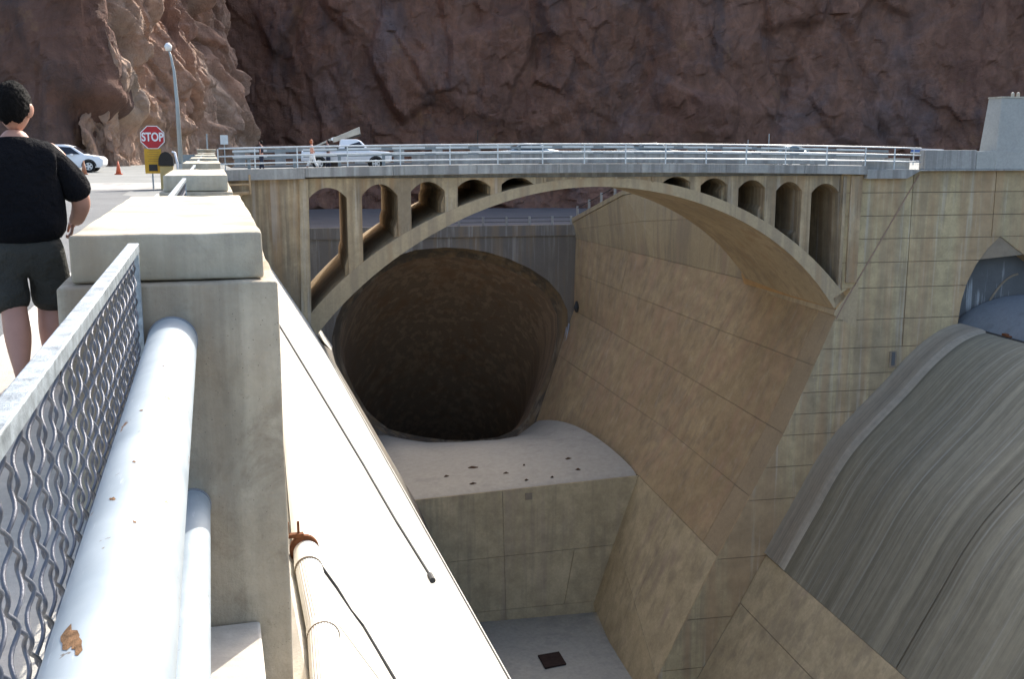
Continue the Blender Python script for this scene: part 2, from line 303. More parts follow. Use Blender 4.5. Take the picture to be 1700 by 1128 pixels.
# ---------------------------------------------------------------- panels with recessed joints
def panel_wall(parent,S,rows,cols_of,mat,gap=.05,depth=.12,nsub=3,inward=None,back=None,joint=None,res_a=1,res_b=1):
    """S(a,b) -> point, a along, b down. rows: list of b breaks, cols_of(i): list of a breaks"""
    BM=MB()
    for i in range(len(rows)-1):
        cs=cols_of(i)
        for j in range(len(cs)-1):
            a0,a1,b0,b1=cs[j],cs[j+1],rows[i],rows[i+1]
            na=res_a;nb=res_b
            P=[[S(a0+(a1-a0)*k/na,b0+(b1-b0)*l/nb) for k in range(na+1)] for l in range(nb+1)]
            la=np.linalg.norm(P[0][-1]-P[0][0])+1e-6; lb=np.linalg.norm(P[-1][0]-P[0][0])+1e-6
            if la<.05 or lb<.05: continue
            fa=min(.2,gap/2/la); fb=min(.2,gap/2/lb)
            da=(a1-a0)*fa; db=(b1-b0)*fb
            V=[];F=[]
            for l in range(nb+1):
                for k in range(na+1):
                    V.append(S(a0+da+(a1-a0-2*da)*k/na,b0+db+(b1-b0-2*db)*l/nb))
            V=[np.array(v) for v in V]
            nrm=np.cross(V[na]-V[0],V[nb*(na+1)]-V[0]); nrm=nrm/(np.linalg.norm(nrm)+1e-9)
            if nrm@inward<0:nrm=-nrm
            wob=random.uniform(-.012,.012)
            V=[v-nrm*wob for v in V]
            for l in range(nb):
                for k in range(na):
                    q=l*(na+1)+k; F.append((q,q+1,q+na+2,q+na+1))
            rim=[k for k in range(na+1)]+[l*(na+1)+na for l in range(1,nb+1)]+[nb*(na+1)+k for k in range(na-1,-1,-1)]+[l*(na+1) for l in range(nb-1,0,-1)]
            n0=len(V); V+=[V[q]+nrm*depth for q in rim]; L=len(rim)
            for q in range(L): F.append((rim[q],rim[(q+1)%L],n0+(q+1)%L,n0+q))
            o=obj('panel',V,F,mat(i,j) if callable(mat) else mat,parent)
            fixn_dir(o,-nrm)
    # backing
    ra,rb=14,14
    b0,b1=rows[0],rows[-1]; cs=cols_of(0); a0,a1=min(min(cols_of(i)) for i in range(len(rows)-1)),max(max(cols_of(i)) for i in range(len(rows)-1))
    V=[];F=[]
    for l in range(rb+1):
        for k in range(ra+1):
            p=np.array(S(a0+(a1-a0)*k/ra,b0+(b1-b0)*l/rb)); V.append(p+inward*depth*.7)
    for l in range(rb):
        for k in range(ra):
            q=l*(ra+1)+k; F.append((q,q+1,q+ra+2,q+ra+1))
    return obj('joint_backing',V,F,joint or M['joint'],parent)
def fixn_dir(o,d):
    bm=bmesh.new(); bm.from_mesh(o.data); bmesh.ops.recalc_face_normals(bm,faces=bm.faces)
    s=sum(f.normal.dot(Vector(d))*f.calc_area() for f in bm.faces)
    if s<0: bmesh.ops.reverse_faces(bm,faces=bm.faces)
    bm.to_mesh(o.data); bm.free()
def interp(pts,t):
    ts=[p[0] for p in pts]
    return np.array([np.interp(t,ts,[p[1][k] for p in pts]) for k in range(len(pts[0][1]))])
def wlab(name,label,cat='wall',loc=(0,0,0)): return thing(name,label,cat,loc)

# ================================================================ LARGE STRUCTURE
# ---- grounds
def sheet(name,poly,z,mat):
    o=obj(name,[(x,y,z) for x,y in poly],[tuple(range(len(poly)))],mat); fixn_dir(o,(0,0,1)); return tag(o,kind='structure')
def uvp(u,v): q=W(u,v,0); return (q[0],q[1])
sheet('road',[(-9,-6),(-1.62,-6),(-1.62,34),(-2.8,36.5),(-2.8,47.5),(-30,47.5),(-30,20),(-9,10)],-.13,M['asphalt'])
# plaza ground: one large sheet left of the channel and beyond, outside the excavation
B4=uvp(-5.3,V0-.1); 
GL=[(-400,-60),(-.3,-60),(-.3,V0-.9)]
GL+=[uvp(-4.6,V0+.02),uvp(-4.6,VB+.4),uvp(-8.5,V1+8),uvp(-8.5,V1+90),(-400,300)]
sheet('ground',GL,-.14,M['plaza'])
sheet('pavement',[(-14,48.5),(-1.0,48.5),(-1.0,40.5),(-14,40.5)],-.126,M['fascia'])
sheet('terrace_ground',[uvp(-8.4,V1+.6),uvp(60,V1+.6),uvp(200,V1+20),uvp(200,320),uvp(-8.4,320)],-6.6,M['ground'])
GR=[uvp(34.9,VB-13.0),uvp(400,V0+.5),uvp(400,V1),uvp(60,V1+.4),uvp(34.2,VB+18),uvp(34.2,VB)]
sheet('right_ground',GR,-.06,M['plaza']).name='upper_ground'
# sidewalk slab and kerb
b=MB(); b.box(-1.46,-.29,-6,58.5,-.5,0); sw=b.build('sidewalk',M['walk']); tag(sw,kind='structure')
b=MB(); b.box(-1.62,-1.463,-6,34,-.5,.003); kb=b.build('kerb',M['kerb'],bevel=.012); tag(kb,kind='structure')

# ---- cliffs
def hsh(i,j,k):
    n=(i*374761393+j*668265263+k*2147483647+k*k*9277)&0xffffffff
    n=((n^(n>>13))*1274126177)&0xffffffff; return ((n^(n>>16))&0xffffff)/float(0xffffff)
def facet(x,y,seed,tilt=.6,k=26.):
    xi=np.floor(x).astype(np.int64); yi=np.floor(y).astype(np.int64)
    D=[];H=[]
    for di in(-1,0,1):
        for dj in(-1,0,1):
            i=xi+di;j=yi+dj; sx=i+hsh(i,j,seed); sy=j+hsh(i,j,seed+1)
            D.append(np.sqrt((x-sx)**2+(y-sy)**2)); H.append(hsh(i,j,seed+2)+tilt*((hsh(i,j,seed+3)-.5)*2*(x-sx)+(hsh(i,j,seed+4)-.5)*2*(y-sy)))
    D=np.array(D);H=np.array(H); m=D.min(0); w_=np.exp(-k*(D-m)); val=(w_*H).sum(0)/w_.sum(0)
    Ds=np.sort(D,0); return val,Ds[1]-Ds[0]
def vnoise(x,y,seed):
    xi=np.floor(x).astype(np.int64); yi=np.floor(y).astype(np.int64); fx=x-xi; fy=y-yi; fx=fx*fx*(3-2*fx); fy=fy*fy*(3-2*fy)
    a=hsh(xi,yi,seed);b=hsh(xi+1,yi,seed);c=hsh(xi,yi+1,seed);d=hsh(xi+1,yi+1,seed)
    return (a*(1-fx)+b*fx)*(1-fy)+(c*(1-fx)+d*fx)*fy
def fbm(x,y,seed,o=5):
    s=0;a=.5
    for k in range(o): s=s+a*(vnoise(x*2**k,y*2**k,seed+k*7)-.5); a*=.5
    return s
def cliff(name,line,z0,z1,batter,nu,nv,seed,mat,amps,extra=None,ampfn=None,lean=.22):
    L=[np.array(p,float) for p in line]; seg=[np.linalg.norm(L[i+1]-L[i]) for i in range(len(L)-1)]; cum=np.concatenate([[0],np.cumsum(seg)])
    s=np.linspace(0,cum[-1],nu); X=np.interp(s,cum,[p[0] for p in L]); Y=np.interp(s,cum,[p[1] for p in L])
    k=9; ker=np.ones(k)/k
    Xp=np.convolve(np.pad(X,k//2,mode='edge'),ker,'valid'); Yp=np.convolve(np.pad(Y,k//2,mode='edge'),ker,'valid')
    dx=np.gradient(Xp); dy=np.gradient(Yp); l=np.hypot(dx,dy); nx=dy/l; ny=-dx/l
    z=np.linspace(z0,z1,nv); S,Zg=np.meshgrid(s,z)
    wx=fbm(S/9,Zg/9,seed+50)*9; wy=fbm(S/9,Zg/9,seed+60)*9
    d=np.zeros(S.shape)
    for (sc,asp,amp,tl,sd) in amps:
        th=math.atan(lean)+.18*math.sin(sd); ss=S+wx*.35*min(1,sc/6); zz_=Zg+wy*.35*min(1,sc/6)
        xr=(ss*math.cos(th)+zz_*math.sin(th))/sc; yr=(-ss*math.sin(th)+zz_*math.cos(th))/(sc*asp)
        v,e=facet(xr,yr,seed+sd,tl,24. if sc<3 else 32.); d+=amp*(v-.5)-min(amp*.1,.10)*np.clip(1-e*9,0,1)
    d+=fbm(S/14,Zg/14,seed+80)*3+fbm(S/2.,Zg/2.,seed+90,4)*.5
    if ampfn is not None: d*=ampfn(S)
    if extra is not None: d+=extra(S,Zg)
    Xg=Xp[None,:]+nx[None,:]*(d-batter*(Zg-z0)); Yg=Yp[None,:]+ny[None,:]*(d-batter*(Zg-z0))
    zz=Zg+fbm(S/5,Zg/5,seed+99)*.8
    V=np.stack([Xg,Yg,zz],-1).reshape(-1,3)
    i=np.arange(nv-1)[:,None]*nu+np.arange(nu-1)[None,:]; F=np.stack([i,i+1,i+nu+1,i+nu],-1).reshape(-1,4)
    me=bpy.data.meshes.new(name); me.from_pydata(V.tolist(),[],F.tolist()); me.update(); me.materials.append(mat)
    o=bpy.data.objects.new(name,me); COL.objects.link(o); return tag(o,kind='structure')
AM=[(24,1.5,3.4,1.1,1),(9,1.7,1.6,1.1,11),(3.4,1.6,.6,1.1,21),(1.5,1.4,.24,1.1,31)]
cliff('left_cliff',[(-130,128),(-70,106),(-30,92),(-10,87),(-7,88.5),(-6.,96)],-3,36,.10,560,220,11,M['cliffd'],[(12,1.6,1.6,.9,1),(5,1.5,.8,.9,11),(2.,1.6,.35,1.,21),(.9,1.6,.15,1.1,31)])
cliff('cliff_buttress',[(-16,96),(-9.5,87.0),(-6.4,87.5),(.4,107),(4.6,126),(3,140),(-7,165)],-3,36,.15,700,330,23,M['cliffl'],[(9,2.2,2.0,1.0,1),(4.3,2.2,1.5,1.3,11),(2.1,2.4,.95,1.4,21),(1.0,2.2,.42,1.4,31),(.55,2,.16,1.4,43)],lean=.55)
BL=[uvp(-60,185),uvp(-20,158),uvp(0,152),uvp(30,150),uvp(60,146),uvp(85,140),uvp(110,120),uvp(150,90),uvp(240,60)]
def gull(S,Z):
    # two cracks either side of a tapered pillar, and a few long fissures
    d=0
    for (s0,z0,s1,z1,wd,am) in CR:
        t=np.clip((Z-z0)/(z1-z0),0,1); c=s0+(s1-s0)*t+fbm(Z/6,Z*0+s0,5)*2.5; inside=((Z>min(z0,z1))&(Z<max(z0,z1)))
        d=d-.4*am*np.exp(-((S-c)/wd)**2)*inside
    return d
def sarc(px,py,v=146):   # arc position on the big cliff near a sight line
    u=uz(px,py,v)[0]; 
    cum=0
    L=[(-60,185),(-20,158),(0,152),(30,150),(60,146),(85,140),(110,120)]
    for a,b_ in zip(L[:-1],L[1:]):
        l=math.hypot(b_[0]-a[0],b_[1]-a[1])
        if u<=b_[0]: return cum+l*(u-a[0])/(b_[0]-a[0])
        cum+=l
    return cum
CR=[(sarc(1285,235,143),1,sarc(1345,60,143),17,.8,2.6),(sarc(1345,60,143),17,sarc(1375,0,143),24,1.0,2.6),(sarc(1468,235,142),1,sarc(1402,30,142),20,.9,2.6),
    (sarc(720,170,149),6,sarc(655,60,149),17,.6,1.6),(sarc(1075,180,147),6,sarc(1110,20,147),22,1.5,1.5),(sarc(870,160,149),5,sarc(900,60,149),17,.5,1.2)]
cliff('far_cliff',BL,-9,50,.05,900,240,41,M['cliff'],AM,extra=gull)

cliff('lower_rocks',[uvp(-12,140),uvp(10,138),uvp(40,134),uvp(80,128)],-8,1.5,.35,220,40,77,M['cliff'],[(7,1.,1.6,.9,1),(2.5,1,.8,.9,11),(1.,1,.35,.9,21)])
# ---- left slope wall (sunlit), runs along the parapet
EDX,EDZ=5.45,-9.4
sw=wlab('slope_wall','sunlit white sloping concrete wall dropping away from the parapet piers','wall')
P_=n3(.3,0,-.9); Q_=n3(EDX,0,EDZ); SLN=np.cross(n3(0,1,0),Q_-P_); SLN/=np.linalg.norm(SLN); SLN=SLN if SLN[2]>0 else -SLN
def SLP(t,y): return P_+(Q_-P_)*t+n3(0,y,0)
y1=63.
# face in bays divided by recessed joints running down the slope
ys=[-8,6,22,42,y1]
for k in range(len(ys)-1):
    a,c=ys[k]+.012,ys[k+1]-.012
    V=[SLP(0,a),SLP(0,c),SLP(.93,c),SLP(.93,a)]
    n=len(V); V2=[v-SLN*.1 for v in V]
    o=obj('panel',V+V2,[(0,1,2,3),(7,6,5,4),(0,4,5,1),(1,5,6,2),(2,6,7,3),(3,7,4,0)],M['slope'],sw); fixn(o)
V=[SLP(0,-8)-SLN*.08,SLP(0,y1)-SLN*.08,SLP(1,y1)-SLN*.08,SLP(1,-8)-SLN*.08]
obj('joint_backing',V,[(0,1,2,3)],M['joint'],sw)
V=[SLP(.96,-8),SLP(.96,y1),SLP(1,y1),SLP(1,-8)]; V+=[v-SLN*.3 for v in V]
fixn(obj('edge_lip',V,[(0,1,2,3),(7,6,5,4),(0,4,5,1),(1,5,6,2),(2,6,7,3),(3,7,4,0)],M['slope'],sw))
V=[SLP(.9302,-8)+SLN*.012,SLP(.9302,y1)+SLN*.012,SLP(.9598,y1)+SLN*.012,SLP(.9598,-8)+SLN*.012]
obj('groove_shade',V,[(0,1,2,3)],M['cable'],sw)  # black strip painted in for the shade inside the groove
# short upright face between pier foot and slope
b=MB(); b.box(.10,.298,-8,y1-2,-14,-.93); b.build('footing',M['pier'],sw)
# ---- left lower wall (below the lip), flares towards the tunnel
lw=wlab('channel_side_wall','shaded lower side wall curving from the bright slope to the tunnel mouth','wall')
def ulow(v,z): pass
e0=(5.45*math.cos(BA)-0) 
def edgeW(y): return n3(EDX,y,EDZ)
S0=[n3(EDX,-8,EDZ-.25),n3(EDX+3.,-8,-20),n3(EDX+5.0,-8,-28),n3(EDX+7,-8,-37)]
Sm=[n3(EDX-.05,V0-.5,EDZ-.25),W(3.9,V0,-18),W(6.6,V0,-25.3),W(10.6,V0,-37)]
Sb=[onV(550,582,76),onV(558,606,76),onV(693,838,76),W(12.2,76,-37)]
St=[onV(552,575,V1),onV(555,600,V1),onV(601,692,V1),onV(640,724,V1)]
def strip(A,Bc,nm,par,mat,n=8,d=None):
    V=[];F=[];m=len(A)
    for i in range(n+1):
        for j in range(m): V.append(A[j]+(Bc[j]-A[j])*i/n)
    for i in range(n):
        for j in range(m-1): q=i*m+j; F.append((q,q+1,q+m+1,q+m))
    o=obj(nm,V,F,mat,par); 
    if d is not None: fixn_dir(o,d)
    return o
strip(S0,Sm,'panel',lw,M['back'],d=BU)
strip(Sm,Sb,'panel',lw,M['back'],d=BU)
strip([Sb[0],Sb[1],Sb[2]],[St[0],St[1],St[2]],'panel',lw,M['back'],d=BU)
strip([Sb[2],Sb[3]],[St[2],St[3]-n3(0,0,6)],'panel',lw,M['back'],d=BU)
# slope wall continuing behind the bridge
SB=wlab('rear_slope_wall','short bright sloping bank seen through the leftmost bridge openings','wall')
a=[W(-4.9,VB-13,-.2),W(-.0,V0+.2,-9.3)]; b_=[W(-4.9,VB,-.2),Sb[0]]; c_=[W(-5.5,V1,-6.),St[0]]
a2=[W(-4.9,V0+.3,-.2),n3(EDX,V0+.1,EDZ)]
b_=[b_[0],Sb[0]]; strip(a2,b_,'panel',SB,M['slope'],d=n3(.7,0,.7)); strip(b_,c_,'panel',SB,M['slope'],d=n3(.7,0,.7))

# ---- end wall with tunnel
ew=wlab('end_wall','shaded end wall of the spillway with the huge round tunnel mouth','wall')
out=[(740,411),(775,413),(810,419),(845,430),(880,446),(910,466),(930,489),(942,515),(943,545),(938,580),(928,615),(914,650),(900,680),(889,702),(870,722),(835,737),(790,742),(745,742),(700,736),(665,729),(640,722),(620,707),(600,688),(580,655),(564,622),(553,592),(551,560),(558,530),(572,500),(592,472),(618,448),(650,428),(690,415)]
O=[uz(x,y,V1) for x,y in out]
cu=sum(p[0] for p in O)/len(O); cz=sum(p[1] for p in O)/len(O)
u0,u1,zt,zb=-8,27.6,-6.55,-38
def toRect(u,z):
    du,dz=u-cu,z-cz; k=1e9
    if du>0:k=min(k,(u1-cu)/du)
    if du<0:k=min(k,(u0-cu)/du)
    if dz>0:k=min(k,(zt-cz)/dz)
    if dz<0:k=min(k,(zb-cz)/dz)
    return cu+du*k,cz+dz*k
# dense resample
def dens(P,n):
    out=[]
    for i in range(len(P)):
        a,b=P[i],P[(i+1)%len(P)]
        for k in range(n): out.append((a[0]+(b[0]-a[0])*k/n,a[1]+(b[1]-a[1])*k/n))
    return out
O2=dens(O,3); n=len(O2)
# add exact corners via large ring
R2=[toRect(*p) for p in O2]
cor=[(u0,zt),(u1,zt),(u1,zb),(u0,zb)]
for c in cor:
    k=min(range(n),key=lambda i:(R2[i][0]-c[0])**2+(R2[i][1]-c[1])**2); R2[k]=c
V=[W(u,V1,z) for u,z in O2]+[W(u,V1,z) for u,z in R2]
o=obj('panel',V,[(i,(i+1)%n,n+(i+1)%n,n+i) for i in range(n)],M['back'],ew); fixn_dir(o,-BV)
b=MB(); b.box(-8,27.9,V1-.25,V1+.6,-6.549,-5.95 if False else -6.1,tf=W); 
b=MB(); b.box(-8,27.9,V1-.18,V1+.7,-7.6,-6.5,tf=W); b.build('coping',M['back'],ew)
tn=wlab('tunnel','dark round sloping spillway tunnel going down behind its stained rim','tunnel')
rings=[(0,0,1.0,0,0),(1.2,-.3,.955,0,0),(1.5,-.4,.935,0,0),(5,-2.2,.90,.1,0),(12,-8,.86,.3,0),(22,-19,.82,.5,0),(36,-36,.8,.5,0),(52,-56,.8,.5,0),(70,-80,.8,.5,0)]
def ringp(k): 
    dv,dz,s,du,_=rings[k]; return [W(cu+(u-cu)*s+du,V1+dv,cz+(z-cz)*s+dz) for u,z in O2]
def loft(ks,nm,mat):
    V=[];F=[]
    for k in ks: V+=ringp(k)
    for r in range(len(ks)-1): F+=[(r*n+i,r*n+(i+1)%n,(r+1)*n+(i+1)%n,(r+1)*n+i) for i in range(n)]
    if nm=='lining': F.append(tuple((len(ks)-1)*n+i for i in range(n)))
    o=obj(nm,V,F,mat,tn,smooth=True); return o
loft([0,1,2],'rim',M['rim']); loft([2,3,4,5,6,7,8],'lining',M['tunnel'])
# rails on the end wall coping
rl=thing('coping_railing','low post and cable railing along the top of the tunnel end wall','railing',tuple(W(10,V1,-6.5)))
def vpx(px,v,dz=0): return uz(px,368,v)[0]
for px in (720,762,802,841,879,917,948):
    u=vpx(px,V1); b=MB(); b.box(u-.11,u+.11,V1-.1,V1+.12,-6.5,-5.6,tf=W); b.build('post',M['fascia'],rl)
for zz in (-5.75,-6.15):
    b=MB(); b.tube([W(vpx(700,V1),V1,zz),W(27.6,V1,zz)],.03,5); b.build('rail',M['cable'],rl)

# ---- right side wall (battered, ruled)
rw=wlab('battered_side_wall','tall leaning tan side wall right of the tunnel, marked by pour joints','wall')
rowsP=[((1395,508),(1240,465),(956,396)),((1352,608),(1195,548),(954,453)),((1301,721),(1152,632),(953,515)),((1245,825),(1110,716),(927,590)),((1191,925),(1060,790),(890,700))]
RF=[onV(*r[0],V0) for r in rowsP]; RM=[onV(*r[1],76) for r in rowsP]; RB=[onV(*r[2],V1) for r in rowsP]
tops=n3(0,0,0)
def lerpl(Ls,t):
    t=t*(len(Ls)-1); i=min(int(t),len(Ls)-2); return Ls[i]+(Ls[i+1]-Ls[i])*(t-i)
S_fm=lambda a,b: lerpl(RF,b)*(1-a)+lerpl(RM,b)*a
S_mb=lambda a,b: lerpl(RM,b)*(1-a)+lerpl(RB,b)*a
panel_wall(rw,S_fm,[0,.25,.5,.75,1],lambda i:[0,.16,1],lambda i,j:M['band'] if j==0 else M['right'],inward=BU,res_b=3,res_a=2,gap=.035)
panel_wall(rw,S_mb,[0,.25,.5,.75,1],lambda i:[0,.5,1] if i%2 else [0,.62,1],M['right'],inward=BU,res_a=6,res_b=3,gap=.035)
uw=wlab('upper_side_wall','grey tan upper side wall under the arch with its stepped coping climbing right','wall')
TB=onV(950,370,V1); T1=onV(1035,324,94); TM=W(34.6,76,-.3)
def topl(a):
    return TM*(1-a/.42)+T1*(a/.42) if a<.42 else T1*(1-(a-.42)/.58)+TB*((a-.42)/.58)
S_up=lambda a,b: topl(a)*(1-b)+(RM[0]*(1-a)+RB[0]*a)*b
panel_wall(uw,S_up,[0,.42,1],lambda i:[0,1],M['rightup'],inward=BU,res_a=12,res_b=2,gap=.05)
# coping and posts up the ramp
V=[];F=[]
for a in (.3,.42,.6,.8,1.0):
    p=topl(a); V+=[p+n3(0,0,.02)-BU*.1,p+n3(0,0,.02)+BU*.9,p+n3(0,0,.45)+BU*.9,p+n3(0,0,.45)-BU*.1]
for i in range(4):
    for j in range(4): F.append((i*4+j,i*4+(j+1)%4,i*4+4+(j+1)%4,i*4+4+j))
fixn(obj('coping',V,F+[(0,1,2,3),(19,18,17,16)],M['rightup'],uw))
rl2=thing('ramp_railing','short pale posts and cable climbing the coping under the bridge crown','railing',tuple(T1))
prev=None
for px in (955,974,995,1017):
    a=[q/100 for q in range(42,101)]; best=min(a,key=lambda q:abs(((850+FOC*((topl(q)-EYE)@rt)/((topl(q)-EYE)@fw))-px)))
    p=topl(best)+BU*.2; d_=(p-EYE)@fw
    b=MB(); b.box(-.1,.1,-.1,.1,.4,1.5,tf=lambda x,y,z:p+n3(x,y,z)); b.build('post',M['fascia'],rl2)
    if prev is not None: 
        b=MB(); b.tube([prev+n3(0,0,1.3),p+n3(0,0,1.3)],.04,5); b.build('rail',M['cable'],rl2)
    prev=p
# back-fill mass behind side wall so no light leaks
b=MB(); b.prism([(35.2,-.08),(42,-.08),(42,-40),(30,-40),(34.9,-9)],V0+1,V0+14,lambda p,q,t:W(p,t,q)); 
fill=b.build('abutment_core',M['front']); tag(fill,'hidden concrete mass under the right end of the bridge','wall')
fill.parent=rw; fill.name='core'; 
for k in ('label','category'):
    if k in fill: del fill[k]
LA,LB_=RF[0]-BU*.0+n3(0,0,.02),RM[0]+n3(0,0,.02)
V=[LA-BU*.5+n3(0,0,.5),LB_-BU*.5+n3(0,0,.5),LB_+BU*.6+n3(0,0,1.15),LA+BU*.6+n3(0,0,1.15)]; V+=[LA-BU*.25-n3(0,0,.30),LB_-BU*.25-n3(0,0,.30),LB_+BU*.6-n3(0,0,.3),LA+BU*.6-n3(0,0,.3)]
fixn(obj('springing_ledge',V,[(0,1,2,3),(4,5,6,7),(0,1,5,4),(1,2,6,5),(2,3,7,6),(3,0,4,7)],M['ledge'],rw))
# ---- step wall and pit
ZF=-35.2
SU0,SZ0=uz(660,836,76); SU1,SZ1=uz(1060,790,76)
st=wlab('step_wall','tan vertical step wall facing the camera between ramp and square pit','wall')
bl=W(11.0,76,ZF); br=onV(985,1001,76)
S_st=lambda a,b: (W(SU0-2,76,SZ0)*(1-a)+RM[4]*a)*(1-b)+(W(8,76,ZF-1)*(1-a)+n3(*br[:2],ZF-1)*a)*b
panel_wall(st,S_st,[0,.46,.84,1],lambda i:[0,.48,1] if i%2==0 else [0,.48,.8,1],M['pit'],inward=BV,res_a=1,res_b=1,gap=.035)
# ramp to tunnel
rp=[]
A=[W(SU0-2,76,SZ0),None,None,None,RM[4]]
V=[];F=[];nu,nv=16,14
lip=[onV(612,724,V1),onV(640,723,V1),onV(700,738,V1),onV(745,743,V1),onV(800,742,V1),onV(850,731,V1),onV(890,701,V1)]
nu,nv=70,60
for j in range(nv+1):
    t=j/nv
    for i in range(nu+1):
        s=i/nu; p=(W(SU0-2,76,SZ0)*(1-s)+RM[4]*s); q=lerpl(lip,s)
        hump=math.sin(math.pi*min(1,t))**.8*(.5+1.1*s)+math.sin(math.pi*s)*math.sin(math.pi*t)*.8-.35*math.exp(-t*40)
        V.append(p*(1-t)+q*t+n3(0,0,hump-.0))
for j in range(nv):
    for i in range(nu): q=j*(nu+1)+i; F.append((q,q+1,q+nu+2,q+nu+1))
rpo=obj('ramp',V,F,M['ramp'],smooth=True); fixn_dir(rpo,(0,0,1)); tag(rpo,'blue grey humped ramp leading down into the dark tunnel mouth','ramp')
RAMPV=list(V)
def hump_at(px,py):
    # point on ramp under a sight line
    r=ray(px,py); best=None
    for v in RAMPV:
        d=np.array(v)-EYE; k=(d@r)/(r@r); e=np.linalg.norm(d-r*k)
        if best is None or e<best[0]: best=(e,np.array(v))
    return best[1]
# pit right wall
pw=wlab('pit_side_wall','rough tan pit wall leaning below the lowest joint, right of the floor hatch','wall')
PF0=[RF[4],onV(1090,1128,V0),W(21.0,V0,-36.4)]; PM0=[RM[4],onV(1022,895,76),onV(985,1001,76)+n3(0,0,-.2)]
S_pw=lambda a,b: lerpl(PF0,b)*(1-a)+lerpl(PM0,b)*a
panel_wall(pw,S_pw,[0,.5,1],lambda i:[0,.5,1],M['pit'],inward=BU,res_a=2,res_b=3,gap=.04)
fl=obj('channel_floor',[W(-2,-10,ZF),W(45,-10,ZF),W(45,77,ZF),W(-2,77,ZF)],[(0,1,2,3)],M['floor']); fixn_dir(fl,(0,0,1)); tag(fl,kind='structure')
h0=[onZ(893,1091,ZF+.02),onZ(928,1085,ZF+.02),onZ(940,1105,ZF+.02),onZ(905,1112,ZF+.02)]
b=MB(); hc=sum(h0)/4; b.V=[tuple(p) for p in h0]+[tuple(p+n3(0,0,.12)) for p in h0]; b.F=[(0,1,2,3),(4,5,6,7),(0,1,5,4),(1,2,6,5),(2,3,7,6),(3,0,4,7)]
ht=b.build('floor_hatch',M['hole']); tag(ht,'square rusty dark hatch on the pit floor','hatch')
# ---- front wall
fwl=wlab('front_wall','broad stained front wall right of the bridge, banded by horizontal pour joints','wall')
Lb=[(285,1400),(292,1398),(505,1398),(721,1301),(925,1191),(1128,1090),(1200,1052)]
Rb=[(283,1760),(393,1760),(430,1740)]
Lz=[(uz(x,y,V0)) for y,x in Lb]
def uL(z): return float(np.interp(-z,[-q[1] for q in Lz],[q[0] for q in Lz]))
cut=[(1660,393),(1640,412),(1620,440),(1605,470),(1596,500),(1591,530),(1590,541),(1577,546),(1548,562),(1510,595),(1468,641),(1425,685),(1387,727),(1356,772),(1330,819),(1300,872),(1272,922),(1221,1015),(1157,1128),(1120,1195)]
Cz=[uz(x,y,V0) for x,y in cut]; cz_=[-q[1] for q in Cz]
for i in range(1,len(cz_)): cz_[i]=max(cz_[i],cz_[i-1]+.02)
def uR(z):
    if -z<cz_[0]: return 62.
    return float(np.interp(-z,cz_,[q[0] for q in Cz]))
zr=[-.05,-1.5,-2.97,Cz[0][1]-.001,-5.95,-7.6,-9.67,-11.53,-13.25,-14.37,-15.79,-17.18,-19.3,-21.49,-25.4,-29.5,-33.,-36.]
def fsurf(a,b):
    z=np.interp(b,range(len(zr)),zr)
    l,r=uL(z),uR(z)
    if b<=3: r=62.; l=l; return W(l+(r-l)*a,V0,z)
    if abs(b-3)<1e-6: r=Cz[0][0]
    return W(l+(r-l)*a,V0,z)
def fcols(i):
    if i<3: return [0,.235,.40,.62,1] if i!=1 else [0,.235,.40,.8,1]
    if i<8: return [0,.56,1] if i in(3,4,6) else [0,.3,.56,1]
    if i<13: return [0,.45,1] if i%2 else [0,1]
    return [0,1]
def fsafe(a,b):
    return fsurf(a,b)
class _:pass
# rows built one by one (the outline steps at the gate opening)
for i in range(len(zr)-1):
    z0,z1=zr[i],zr[i+1]
    def S(a,b,z0=z0,z1=z1,i=i):
        z=z0+(z1-z0)*b; l=uL(z); r=62. if i<3 else uR(min(z,Cz[0][1]-.0005)); return W(l+(r-l)*a,V0,z)
    zm=(z0+z1)/2; rr_=62. if i<3 else uR(zm)
    js=[x for x in ((38.3,44.2,51) if i<3 else (38.3,) if i<8 else ()) if x<rr_-1]
    fl_=[lambda z:uL(z)]+[(lambda z,x=x:x) for x in js]+[(lambda z,i=i:62. if i<3 else uR(min(z,Cz[0][1]-.0005)))]
    cs=fl_
    for j in range(len(fl_)-1):
        na,nb=2,6; fb=.025/abs(z1-z0)
        V=[];F=[]
        for l in range(nb+1):
            z=z0+(z1-z0)*(fb+(1-2*fb)*l/nb); q0=fl_[j](z)+(.025 if j else 0); q1=fl_[j+1](z)-(.025 if j<len(fl_)-2 else 0)
            for k in range(na+1): V.append(W(q0+(q1-q0)*k/na,V0,z))
        for l in range(nb):
            for k in range(na): q=l*(na+1)+k; F.append((q,q+1,q+na+2,q+na+1))
        rim=[k for k in range(na+1)]+[l*(na+1)+na for l in range(1,nb+1)]+[nb*(na+1)+k for k in range(na-1,-1,-1)]+[l*(na+1) for l in range(nb-1,0,-1)]
        n0=len(V); dp=.12 if i<3 or j<len(cs)-2 or i>6 else 1.1
        V+=[V[q]+BV*dp for q in rim]
        for q in range(len(rim)): F.append((rim[q],rim[(q+1)%len(rim)],n0+(q+1)%len(rim),n0+q))
        o=obj('panel',V,F,M['front'],fwl); fixn_dir(o,-BV)
# region right of the gate opening
pz=[uz(1662,393,V0),uz(1760,470,V0),(62,uz(1760,470,V0)[1]),(62,Cz[0][1])]
b=MB(); b.prism(pz,V0,V0+1.2,lambda p,q,t:W(p,t,q)); b.build('panel',M['front'],fwl)
